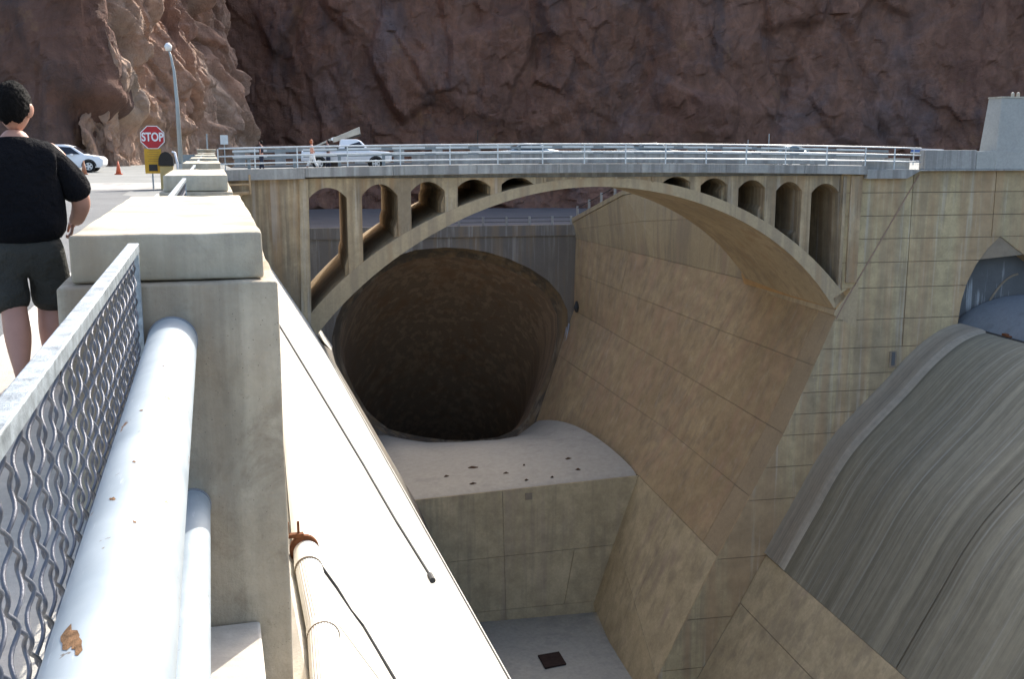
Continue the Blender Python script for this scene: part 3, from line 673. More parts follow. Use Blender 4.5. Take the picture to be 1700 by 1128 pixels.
# core behind
V=[W(uL(z)+.0,V0+.08,z) for z in zr]+[W(62 if k<4 else max(uL(z)+.2,uR(z)-.25),V0+.08,z) for k,z in enumerate(zr)]; m=len(zr)
obj('joint_backing',V,[(i,i+1,m+i+1,m+i) for i in range(3,m-1)]+[(i,i+1,m+i+1,m+i) for i in range(3)],M['joint'],fwl)
b=MB(); b.box(36,62,V0+1.2,V0+15,-40,-.1,tf=W); b.build('core',M['recess'],fwl)
b=MB(); b.box(34.9,62,V0+.3,V0+15,-3.9,-.07,tf=W); b.build('core',M['front'],fwl)
b=MB(); b.tube([onV(1526,290,V0-.03),onV(1402,503,V0-.03),onV(1388,530,V0-.03)],.04,6); b.build('slant_conduit',M['redline']); 
tag(bpy.data.objects['slant_conduit'],'thin reddish conduit slanting down the front wall from the bridge end','conduit')
# small boxed bracket on wall
q=onV(1482,592,V0); b=MB(); b.box(-.25,.25,-.1,.0,-.75,.35,tf=lambda x,y,z:q+BU*x+BV*y+n3(0,0,z)); b.build('wall_plate',M['joint']); tag(bpy.data.objects['wall_plate'],'small dark rectangular plate on front wall above weir edge','plate')
b=MB(); b.box(-.14,.1,-.12,.02,-.6,.3,tf=lambda x,y,z:q+BU*x+BV*(y-.02)+n3(0,0,z)); 
o=b.build('plate_face',M['recess'],bpy.data.objects['wall_plate'])

# ---- weir
wr=wlab('spillway_weir','huge curved dark streaked concrete weir face sweeping down at right','weir')
prof=[Cz[k] for k in range(7,17)]
pr=[(42.6,-10.30)]+[(a,b) for a,b in prof]+[Cz[17],Cz[18],Cz[19]]
# densify with catmull
def cat(P,n=5):
    o=[]
    for i in range(len(P)-1):
        p0=P[max(i-1,0)];p1=P[i];p2=P[i+1];p3=P[min(i+2,len(P)-1)]
        for k in range(n):
            t=k/n; o.append(tuple(.5*((2*p1[d])+(-p0[d]+p2[d])*t+(2*p0[d]-5*p1[d]+4*p2[d]-p3[d])*t*t+(-p0[d]+3*p1[d]-3*p2[d]+p3[d])*t**3) for d in range(2)))
    o.append(P[-1]); return o
def sweep(P,va,vb,nvv,nm,mat,par,dz=0,du=0):
    V=[];F=[];UV=[];arc=[0]
    for i in range(1,len(P)): arc.append(arc[-1]+math.hypot(P[i][0]-P[i-1][0],P[i][1]-P[i-1][1]))
    for k in range(nvv+1):
        v=va+(vb-va)*k/nvv
        for i,(u,z) in enumerate(P): V.append(W(u+du,v,z+dz)); UV.append((v,arc[i]))
    m=len(P)
    for k in range(nvv):
        for i in range(m-1): q=k*m+i; F.append((q,q+1,q+m+1,q+m))
    o=obj(nm,V,F,mat,par,smooth=True); me=o.data; ul=me.uv_layers.new(name='UVMap')
    for l in me.loops: ul.data[l.index].uv=UV[l.vertex_index]
    return o
ogee=cat(pr[:11],5)
# bays with joints
vb=[V0-2.65,46,31,16,0,-12]
for i in range(len(vb)-1):
    o=sweep(ogee,vb[i]-(.03 if i else 0),vb[i+1]+.03,3,'panel',M['weir'],wr); fixn_dir(o,-BU)
o=sweep(ogee,V0+.5,-12,2,'joint_backing',M['joint'],wr,dz=-.06,du=.06); fixn_dir(o,-BU)
# raised smooth edge strip against the front wall, with rounded nearer shoulder
for k,(va,vb_,dd) in enumerate([(V0+.1,V0-2.2,.16)]):
    o=sweep(ogee,va,vb_,2,'edge_strip',M['strip'],wr,dz=dd,du=-dd); fixn_dir(o,-BU)
V=[];F=[]
for (u,z) in ogee:
    V+=[W(u-.16,V0-2.2,z+.16),W(u-.10,V0-2.5,z+.10),W(u+.03,V0-2.75,z-.03)]
for i in range(len(ogee)-1):
    for j in range(2): q=i*3+j; F.append((q,q+1,q+4,q+3))
o=obj('edge_shoulder',V,F,M['strip'],wr,smooth=True); me=o.data; ul=me.uv_layers.new(name='UVMap')
for l in me.loops: ul.data[l.index].uv=(V0-2.3-.2*(l.vertex_index%3),l.vertex_index//3*.9)
fixn_dir(o,-BU)
# lower apron
ap=[ogee[-1]]+[Cz[17],Cz[18],Cz[19]]
AP=lambda a,b: W(*(lambda p:(p[0],V0-a*72,p[1]))(( np.interp(b,[0,.35,.8,1],[q[0] for q in ap]),np.interp(b,[0,.35,.8,1],[q[1] for q in ap]))))
wa=wlab('weir_apron','smooth olive tan apron slab below the weir face at lower right','apron')
panel_wall(wa,AP,[0,.30,1],lambda i:[0,.28,.5,.75,1],M['pit'],inward=BU,res_a=1,res_b=4,gap=.06)
# ---- drum gate
gu,gz=uz(1597,543,V0)
gp=[(42.55,-10.36),(43.2,-9.75),(44.2,-9.15),(45.4,-8.75),(47,-8.5),(50,-8.6),(58,-10),(60,-20)]
dg=thing('drum_gate','blue grey curved steel drum gate top on the weir crest','gate',tuple(W(44,60,-10)))
o=sweep(cat(gp,3),V0+.9,10,1,'gate_skin',M['gate'],dg); fixn_dir(o,(0,0,1))
b=MB(); b.tube([W(42.55,V0,-10.31),W(42.55,10,-10.31)],.09,6); b.build('seal_strip',M['cable'],dg)
b=MB(); b.box(42.55,42.95,V0-4.5,V0-4.1,-10.4,-10.1,tf=W); b.box(42.5,42.7,V0-4.9,V0-4.5,-10.4,-10.15,tf=W); b.build('rusty_lug',M['rust'],dg)
# recess back wall
b=MB(); b.box(41,62,V0+1.15,V0+1.4,-12,-3.9,tf=W); 
rc=b.build('gate_recess',M['recess']); tag(rc,'blue grey stained recess wall behind the drum gate','recess')
b=MB(); pts=[]
for k in range(9):
    t=k/8; px=1690-70*t; py=455+85*t*t+10*t; pts.append(onV(px,py,V0+1.1))
b.tube(pts,.07,5); b.build('recess_seam',M['joint'],rc)
# ---- right parapet + tower
pp=thing('parapet_wall','plain grey parapet wall between the bridge railing and the tower','parapet',tuple(W(41,V0,0)))
ua=uz(1530,280,V0)[0]; ub=uz(1640,280,V0)[0]
b=MB(); b.box(ua,ua+3.6,V0-.35,V0+.35,-.045,1.17,tf=W); b.build('parapet_block',M['fascia'],pp,bevel=.03)
b=MB(); b.box(ua+3.64,62,V0-.33,V0+.3,-.045,1.1,tf=W); b.build('parapet_block',M['tower'],pp,bevel=.03)
b=MB(); b.box(ua-.4,62,V0-.5,V0+.3,-.13,-.048,tf=W); b.build('base_course',M['fascia'],pp)
tw=thing('pier_tower','tapered pale concrete block tower rising right of the bridge','tower',tuple(W(45,V0+3,0)))
def frus(u0,u1,v0,v1,z0,z1,i): 
    V=[W(u0,v0,z0),W(u1,v0,z0),W(u1,v1,z0),W(u0,v1,z0),W(u0+i,v0+i,z1),W(u1-i,v0+i,z1),W(u1-i,v1-i,z1),W(u0+i,v1-i,z1)]
    return V,[(0,1,2,3),(4,5,6,7),(0,1,5,4),(1,2,6,5),(2,3,7,6),(3,0,4,7)]
# octagonal tapered shaft: chamfered corner seen at the left
def octf(u0,u1,v0,v1,c,z0,z1,ins):
    P=[(u0+c,v0),(u1-c,v0),(u1,v0+c),(u1,v1-c),(u1-c,v1),(u0+c,v1),(u0,v1-c),(u0,v0+c)]
    cu_,cv_=(u0+u1)/2,(v0+v1)/2; ku=1-ins*2/(u1-u0); kv=1-ins*2/(v1-v0)
    V=[W(u,v,z0) for u,v in P]+[W(cu_+(u-cu_)*ku,cv_+(v-cv_)*kv,z1) for u,v in P]
    return V,[tuple(range(8)),tuple(range(8,16))]+[(i,(i+1)%8,8+(i+1)%8,8+i) for i in range(8)]
b=MB(); b.add(*octf(43.75,53,V0-.4,V0+1.6,.05,-.045,4.45,.32)); b.build('shaft',M['tower'],tw,bevel=.04)
b=MB(); b.add(*octf(44.02,52.7,V0-.12,V0+1.32,.04,4.452,4.55,.02)); b.build('cap',M['slabtop'],tw)
for k,px in enumerate((1681,1690)):
    q=onV(px,160,V0+.6); bb=MB(); bb.tube([q+n3(0,0,-.12),q+n3(0,0,.12)],[.09,.11],8); bb.add(*[(lambda c:([c+n3(.11*math.cos(t)*math.cos(p),.11*math.sin(t)*math.cos(p),.11*math.sin(p)) for p in (-1.2,-.5,.2,.9,1.5) for t in [i*math.pi/4 for i in range(8)]],[(r*8+i,r*8+(i+1)%8,r*8+8+(i+1)%8,r*8+8+i) for r in range(4) for i in range(8)]))(q+n3(0,0,.16))][0])
    o=bb.build('tower_light',M['boom']); tag(o,('left' if k==0 else 'right')+' of the two small brown lights on the tower top','light',group='lights on the tower')

# ================================================================ BRIDGE
br_=thing('arch_bridge','open spandrel concrete arch bridge spanning the spillway channel','bridge',tuple(W(17,V0,0)))
intr=[(521,562),(537,542),(553,525),(574,501),(606,471),(638,445),(665,422),(697,401),(725,384),(761,366),(800,350),(836,337),(884,323),(915,317),(947,313),(985,311),(1031,312),(1080,316),(1110,321),(1144,330),(1175,342),(1206,356),(1235,371),(1261,386),(1285,401),(1303,415),(1335,443),(1358,470),(1385,515)]
extr=[(513,522),(527,510),(552,482),(580,454),(601,437),(630,415),(660,395),(683,380),(710,367),(739,352),(759,343),(790,333),(816,325),(833,320),(860,312),(886,306),(920,300),(953,296),(985,294.5),(1020,295),(1060,298),(1103,304),(1148,315),(1164,319),(1190,329),(1209,337),(1227,345),(1250,356),(1271,368),(1290,380),(1311,396),(1332,413),(1348,428),(1370,451),(1392,477),(1404,492)]
I=[uz(x,y,V0) for x,y in intr]; E_=[uz(x,y,V0) for x,y in extr]
def smooth(P,n=40,deg=6):
    u=np.array([p[0] for p in P]); z=np.array([p[1] for p in P]); c=np.polyfit((u-17)/17,z,deg); uu=np.linspace(u[0],u[-1],n); return [(float(a),float(np.polyval(c,(a-17)/17))) for a in uu]
I2=smooth(I,56); E2=smooth(E_,56)
def zE(u): return float(np.interp(u,[p[0] for p in E2],[p[1] for p in E2]))
def zI(u): return float(np.interp(u,[p[0] for p in I2],[p[1] for p in I2]))
# ring: 13.5 m wide barrel
V=[];F=[]
m=len(I2)
for v in (V0,VB):
    V+=[W(u,v,z) for u,z in I2]; V+=[W(u,v,z) for u,z in E2]
def idx(s,k,i): return s*2*m+k*m+i
for i in range(m-1):
    F+=[(idx(0,0,i),idx(0,0,i+1),idx(0,1,i+1),idx(0,1,i)),(idx(1,0,i),idx(1,1,i),idx(1,1,i+1),idx(1,0,i+1)),
        (idx(0,0,i),idx(1,0,i),idx(1,0,i+1),idx(0,0,i+1)),(idx(0,1,i),idx(0,1,i+1),idx(1,1,i+1),idx(1,1,i))]
for i in (0,m-1): F.append((idx(0,0,i),idx(0,1,i),idx(1,1,i),idx(1,0,i)))
o=MB(); o.V=[tuple(v) for v in V]; o.F=F; o=o.build('arch_rib',M['rib'],br_); auto_smooth(o,30)
for s_ in (0,): 
    # springing block with flat shelf at right end, and haunch at left
    b=MB(); b.prism([(33.35,-9.05),(34.9,-7.0),(34.9,-10.2),(33.3,-9.3)],V0-.001,VB,lambda p,q,t:W(p,t,q)); b.build('springing',M['rib'],br_)
    b=MB(); b.prism([(-.1,-8.2),(.25,-9.75),(-1.2,-9.9),(-1.2,-7)],V0+.001,VB,lambda p,q,t:W(p,t,q)); b.build('springing',M['rib'],br_)
ZD=-.40; 
def crown(u): return .0 
def uu(px): return uz(px,300,V0)[0]
cols=[(490,512),(575,600),(660,682),(739,760),(815,833)]
colsR=[(1147,1164),(1209,1227),(1272,1290),(1333,1349),(1395,1432)]
VI=V0+.06
def columnp(x0,x1,top,name='column',flare=True):
    a,c=uu(x0),uu(x1); n_=4
    P=[(a,top),(c,top)]+[(c+(a-c)*k/n_,zE(c+(a-c)*k/n_)-.25) for k in range(n_+1)]
    b=MB(); b.prism(P,VI,VB-.05,lambda p,q,t:W(p,t,q)); b.build(name,M['bridge'],br_)
    # base plinth
    if flare and min(zE(a),zE(c))<-2.2:
        P=[(a-.18,zE(a-.18)+.55),(a-.001,zE(a)+.95),(a-.001,zE(a)-.2),(a-.18,zE(a-.18)-.2)]
        b=MB(); b.prism(P,VI+.6,VB-.6,lambda p,q,t:W(p,t,q)); b.build('plinth',M['bridge'],br_)
for x0,x1 in cols[1:]: columnp(x0,x1,ZD)
for x0,x1 in colsR[:-1]: columnp(x0,x1,ZD)
# pilaster + left abutment wall
aL=uz(340,300,V0)[0]
b=MB(); b.prism([(aL,ZD),(uu(512),ZD),(uz(518,556,V0)[0],-9.75),(-4,-9.75),(aL-1.5,-9.75)],VI,VB-.05,lambda p,q,t:W(p,t,q)); b.build('abutment',M['bridge'],br_)
b=MB(); b.prism([(uu(497),ZD-.02),(uu(512)-.01,ZD-.02),(.20,-9.6),(-.35,-9.3)],V0-.12,VI+.01,lambda p,q,t:W(p,t,q)); b.build('pilaster',M['bridge'],br_)
b=MB(); b.prism([(uu(1396),ZD),(uu(1432),ZD),(35.3,-9.5),(uz(1391,480,V0)[0],-7.6)],VI,VB-.05,lambda p,q,t:W(p,t,q)); b.build('abutment',M['bridge'],br_)
for x0,x1 in ((1399,1404),(1412,1430)):
    b=MB(); b.box(uu(x0),uu(x1),V0-.15,VI+.01,-7.2,ZD-.02,tf=W); b.build('pilaster',M['bridge'],br_)
# arched heads over openings
def head(x0,x1,ytop,yspr,topz=ZD):
    a,c=uu(x0),uu(x1); zt_=uz((x0+x1)/2,ytop,V0)[1]; zs=uz((x0+x1)/2,yspr,V0)[1]; n_=14
    P=[(c-.002,topz),(a+.002,topz)]
    arc=[]
    for k in range(n_+1):
        t=k/n_; u=a+(c-a)*t; s=2*t-1; z=zs+(zt_-zs)*(1-abs(s)**2.1); z=min(max(z,zE(u)-.12),topz-.03); arc.append((u+(.002 if k==0 else -.002 if k==n_ else 0),z))
    b=MB(); b.V=[];
    # strips from arc to top for robust faces
    top=[(u,topz) for u,_z in arc]; m_=len(arc)
    V=[W(u,VI,z) for u,z in arc]+[W(u,VI,z) for u,z in top]+[W(u,VB-.05,z) for u,z in arc]+[W(u,VB-.05,z) for u,z in top]
    F=[]
    for k in range(m_-1):
        F+=[(k,k+1,m_+k+1,m_+k),(2*m_+k,3*m_+k,3*m_+k+1,2*m_+k+1),(k,2*m_+k,2*m_+k+1,k+1)]
    b.add(V,F); b.build('arch_head',M['bridge'],br_)
ops=[(512,575,312,329),(600,660,306,325),(682,739,302,318),(760,815,298,310),(833,886,294.5,306)]
opsR=[(1101,1147,293.5,303),(1164,1209,296,308),(1227,1272,299,313),(1290,1333,302,317),(1349,1395,305,320)]
for o_ in ops+opsR: head(*o_)
# crown spandrel: solid with shallow recess panels
a,c=uu(886),uu(1101); n_=20
P=[(c,ZD),(a,ZD)]+[(a+(c-a)*k/n_,zE(a+(c-a)*k/n_)-.1) for k in range(n_+1)]
V=[W(u,v,z) for v in (VI,VB-.05) for u,z in [(a+(c-a)*k/n_,min(ZD-.005,zE(a+(c-a)*k/n_)-.15)) for k in range(n_+1)]+[(a+(c-a)*k/n_,ZD) for k in range(n_+1)]]
F=[]; q=n_+1
for k in range(n_): F+=[(k,k+1,q+k+1,q+k),(2*q+k,3*q+k,3*q+k+1,2*q+k+1),(k,2*q+k,2*q+k+1,k+1),(q+k,q+k+1,3*q+k+1,3*q+k)]
b=MB(); b.add(V,F); b.build('crown_spandrel',M['bridge'],br_)
for x0,x1 in ((903,907),(953,970),(1021,1036),(1082,1086)):
    b=MB(); b.box(uu(x0),uu(x1),V0-.04,VI+.01,max(zE(uu(x0)),zE(uu(x1)))-.06,ZD-.01,tf=W); b.build('pilaster',M['bridge'],br_)
# deck slab and fascia (gentle crown)
def dz(u): return .20*(1-((u-17)/18)**2)
aD,cD=uu(366),uu(1520)
def deckstrip(u0,u1,v0,v1,z0,z1,nm,mat,par=br_,n_=24,cr=True):
    V=[];F=[]
    for k in range(n_+1):
        u=u0+(u1-u0)*k/n_; d=dz(u) if cr else 0
        V+=[W(u,v0,z0+d*(1 if cr!='top' else 0)),W(u,v0,z1+d),W(u,v1,z1+d),W(u,v1,z0+d*(1 if cr!='top' else 0))]
    for k in range(n_):
        for j in range(4): F.append((k*4+j,k*4+(j+1)%4,k*4+4+(j+1)%4,k*4+4+j))
    F+=[(0,1,2,3),(n_*4+3,n_*4+2,n_*4+1,n_*4)]
    b=MB(); b.add(V,F); return b.build(nm,mat,par)
deckstrip(-4.6,34.9,V0+.3,VB-.3,ZD+.003,-.02,'deck',M['fascia'],cr='top')
fx=[366,507,652,790,925,1060,1200,1330,1433]
for k in range(len(fx)-1):
    deckstrip(uu(fx[k])+.015,uu(fx[k+1])-.015,V0-.45,V0+.298,-.34 if k else -.42,.19,'fascia',M['fascia'],n_=4)
deckstrip(uu(1433)+.02,uu(1515),V0-.3,V0+.25,-.30,-.04,'fascia',M['fascia'],n_=3,cr=False)
deckstrip(uu(1434),uu(1512),V0+.26,V0+.32,-.035,.66,'upstand',M['fascia'],n_=3,cr=False)
deckstrip(-4.6,34.9,V0+.299,V0+1.9,-.019,.14,'walkway',M['asphalt'])
deckstrip(-4.6,34.9,VB-1.6,VB+.3,-.019,.14,'walkway',M['asphalt'])
deckstrip(-4.6,34.9,VB-.05,VB+.5,-.45,.1,'fascia',M['fascia'])
rd=deckstrip(-5.5,38,V0+1.9,VB-1.6,-.018,.0,'roadway',M['asphalt'],cr='top')
# pedestal slab at right under railing end
b=MB(); b.prism([(uu(1433)+.03,-.60),(uu(1500),-.60),(uu(1524),-.05),(uu(1433)+.03,-.05)],V0-.42,V0-.02,lambda p,q,t:W(p,t,q)); b.build('corbel',M['fascia'],br_)
# near railing (thing under bridge: railing > posts, rails)
rg=obj('railing',*(lambda b:(b.V,b.F))(MB().box(aD,uu(1524),V0-.22,V0-.10,.215+0,.216,tf=W)),M['rail'],br_)
bpy.data.objects.remove(rg)
rg=thing('bridge_railing','white three rail pedestrian railing along the near bridge edge','railing',tuple(W(17,V0,.2)))
for zz,r_ in ((1.36,.045),(.92,.042),(.50,.042)):
    pts=[W(u,V0-.12,zz+dz(u)*.9) for u in np.linspace(aD,uu(1524),30)]
    b=MB(); b.tube(pts,r_,8); b.build('rail',M['rail'],rg,smooth=True)
posts=[364,425,495,578,665,747,826,900,969,1037,1103,1170,1236,1301,1369,1433,1481]
for px in posts:
    u=uu(px); d=dz(u)
    b=MB(); b.box(u-.035,u+.035,V0-.15,V0-.08,.13+d*.95 if u<34 else -.05,1.33+d*.9,tf=W); b.build('post',M['rail'],rg,bevel=.01)
# traffic guard rail (two broad beams) behind the walkway
gr=thing('guard_rail','grey steel traffic guard rail between bridge footpath and roadway','guard rail',tuple(W(0,V0+2,.2)))
for (ua_,ub_) in ((aD+.6,uu(497)),(uu(505),uu(1500))):
    for z0_,z1_ in ((1.13,1.24),(.80,.93)):
        deckstrip(ua_,ub_,V0+2.0,V0+2.03,z0_-.06,z1_-.02,'beam',M['railgrey'],gr)
        x_=ua_
        while x_<ub_-2: deckstrip(x_,x_+1.95,V0+1.93,V0+1.998,z0_,z1_,'beam_cover',M['rail'],gr,n_=1); x_+=2.6
deckstrip(uu(690),uu(1495),V0+2.01,V0+2.04,.20,.76,'lower_panel',M['fascia'],gr)
u=aD+1.5
while u<uu(1500):
    b=MB(); b.box(u-.09,u+.09,V0+2.03,V0+2.2,.0+dz(u),.9+dz(u),tf=W); b.build('post',M['railgrey'],gr); u+=2.6
# far balustrade
fb=thing('far_balustrade','sunlit pale balustrade along the far side of the bridge','balustrade',tuple(W(17,VB,.2)))
u=aD
while u<uu(1475):
    b=MB(); b.box(u,u+.72,VB-.1,VB+.2,.1+dz(u),1.28+dz(u),tf=W); b.build('post',M['fascia'],fb)
    for z0_,z1_ in ((1.08,1.30),(.58,.80)):
        b=MB(); b.box(u+.72,u+2.7,VB-.06,VB+.16,z0_+dz(u),z1_+dz(u),tf=W); b.build('rail',M['fascia'],fb)
    u+=2.72
# short blue/white railing beyond at the right end
sr=thing('ramp_handrail','short white and blue handrail behind the right end of the bridge','handrail',tuple(onV(1540,248,VB)))
q0=onV(1512,247,VB+3); q1=onV(1566,248,VB+3); 
for dzz in (0,-.28):
    b=MB(); b.tube([q0+n3(0,0,dzz),q1+n3(0,0,dzz-.05),q1+n3(0,0,-1.2)+BU*.2],.05,6); b.build('rail',M['rail'],sr)
b=MB(); b.box(-1.4,.6,-.02,.02,-.26,-.05,tf=lambda x,y,z:(q0+q1)/2+BU*x+BV*y+n3(0,0,z)); b.build('infill_panel',M['blue'],sr)
for f in (.1,.5,.95):
    p=q0*(1-f)+q1*f; b=MB(); b.tube([p,n3(p[0],p[1],-.05)],.05,6); b.build('post',M['rail'],sr)

# ladder platform on the abutment by the parapet
lp=thing('access_platform','small rusty timber access platform with handrail on the bridge abutment','platform',tuple(onV(395,320,V0-1)))
def fr(x,y,v=V0-1.): return onV(x,y,v)
for (a,c,r_) in (((376,323),(414,320),.10),((372,308),(414,306),.06),((414,290),(416,322),.06),((396,334),(402,321),.06),((374,318),(372,292),.06)):
    p,q=fr(*a),fr(*c); b=MB(); b.tube([p,q],r_,6); b.build('timber',M['wood'],lp)
b=MB(); p,q=fr(374,322),fr(414,320); b.add([p,q,q+BV*1.0,p+BV*1.0,p-n3(0,0,.12),q-n3(0,0,.12),q+BV*1.-n3(0,0,.12),p+BV-n3(0,0,.12)],[(0,1,2,3),(4,5,6,7),(0,1,5,4),(1,2,6,5),(2,3,7,6),(3,0,4,7)]); b.build('deck_board',M['wood'],lp)

# ================================================================ PARAPET ROW (near left)
Y1=4.32
sl=thing('parapet_pier','nearest and largest concrete parapet pier, holding the pipe rail ends','pier',(-.18,Y1,-.9),0,'concrete parapet piers along the footpath')
def roughbox(nm,x0,x1,y0,y1,z0,z1,mat,par,rad=.02,topmat=None,amp=.006):
    bm=bmesh.new(); bmesh.ops.create_cube(bm,size=1)
    for v in bm.verts: v.co=Vector(((x0+x1)/2+v.co.x*(x1-x0),(y0+y1)/2+v.co.y*(y1-y0),(z0+z1)/2+v.co.z*(z1-z0)))
    bmesh.ops.bevel(bm,geom=bm.edges[:],offset=rad,segments=3,affect='EDGES',profile=.5)
    bmesh.ops.subdivide_edges(bm,edges=[e for e in bm.edges if e.calc_length()>.2],cuts=14,use_grid_fill=True)
    from mathutils import noise as mn
    for v in bm.verts:
        k=mn.noise(v.co*5.3)*amp+mn.noise(v.co*17)*amp*.45
        v.co+=Vector((mn.noise(v.co*4+Vector((9,0,0))),mn.noise(v.co*4+Vector((0,9,0))),mn.noise(v.co*4.)))*amp+v.normal*k
    off=par.location
    for v in bm.verts: v.co-=off
    me=bpy.data.meshes.new(nm); bm.to_mesh(me); bm.free(); me.materials.append(mat)
    for p in me.polygons:p.use_smooth=True
    o=bpy.data.objects.new(nm,me); COL.objects.link(o); o.parent=par
    return o
roughbox('cap_slab',-.535,.185,Y1,Y1+3.3,.918,1.10,M['slabtop'],sl,.012,amp=.005)
roughbox('body',-.585,.235,Y1-.06,Y1+3.36,-1.6,.912,M['pier'],sl,.012,amp=.005)
labels=['second parapet pier, standing just behind the stop sign side of the footpath','third parapet pier from the camera, below the foot of the lamp post','fourth parapet pier in the receding row along the footpath','fifth parapet pier in the receding row along the footpath','sixth parapet pier, last small one before the tall end pillar']
yy=[12.9,21.7,30.2,39.0,47.8]
for k,y in enumerate(yy):
    c=copy_tree(sl); c.location=(-.18,y,-.9); c['label']=labels[k]
ep=thing('end_pillar','slightly taller end pillar where the parapet row reaches the bridge','pillar',(-.2,57.5,0),0)
roughbox('shaft',-.62,.26,57.2,58.6,-1.5,1.18,M['pier'],ep,.02); roughbox('cap',-.66,.30,57.15,58.65,1.182,1.26,M['slabtop'],ep,.02)
# base curb (ledge) between piers
spans=[(-3.,Y1-.07),(7.75,12.78),(16.35,21.58),(25.1,30.1),(33.7,38.9),(42.5,47.7),(51.3,57.1)]
for k,(a,c) in enumerate(spans):
    o=roughbox('x',-.285,.105,a,c,-1.6,-.505,M['kerb'],type('q',(),{'location':Vector((0,0,0))})() if False else sl,.012) if False else None
    b=MB(); b.box(-.288,.105,a,c-.0,-1.6,-.512); o=b.build('ledge',M['kerb'],bevel=.012)
    tag(o,['low pale concrete ledge under the nearest pipe rails','low concrete ledge between the first and second piers','low concrete ledge between the second and third piers','low concrete ledge between third and fourth piers','low concrete ledge between fourth and fifth piers','low concrete ledge between fifth and sixth piers','low concrete ledge between the sixth pier and end pillar'][k],'ledge',group='ledges between the parapet piers')
# mesh fence panels
def wire_mesh_data(nm,ph,z0,z1,res):
    b=MB(); pts=[]; n_=int((z1-z0)/res)
    for k in range(n_+1):
        z=z0+(z1-z0)*k/n_; t=math.pi*(z/.062)+ph
        s=math.sin(t); y=.026*(abs(s)**.9)*(1 if s>0 else -1); x=.0045*math.cos(2*t)*(1 if ph>1 else -1)
        pts.append((x,y,z))
    b.tube(pts,.0036,6); me=bpy.data.meshes.new(nm); me.from_pydata(b.V,[],b.F); me.update(); me.materials.append(M['wire'])
    for p in me.polygons:p.use_smooth=True
    return me
WA=wire_mesh_data('wire',0,.06,1.03,.0075); WB=wire_mesh_data('wire',math.pi,.06,1.03,.0075)
fl_lab=['nearest crimped wire fence panel beside the big pipe rail','wire fence panel between the first and second piers','wire fence panel between the second and third piers','wire fence panel between the third and fourth piers','wire fence panel between the fourth and fifth piers','wire fence panel between the fifth and sixth piers','wire fence panel between the last pier and the end pillar']
pl=['nearest thick pipe rail with chipped silver paint, filling the lower left','upper pipe rail between the first and second piers','upper pipe rail between the second and third piers','upper pipe rail between the third and fourth piers','upper pipe rail between the fourth and fifth piers','upper pipe rail between the fifth and sixth piers','upper pipe rail between last pier and end pillar']
pl2=['thinner lower white pipe rail right below the nearest thick pipe','lower pipe rail between the first and second piers','lower pipe rail between the second and third piers','lower pipe rail between the third and fourth piers','lower pipe rail between the fourth and fifth piers','lower pipe rail between the fifth and sixth piers','lower pipe rail between last pier and end pillar']
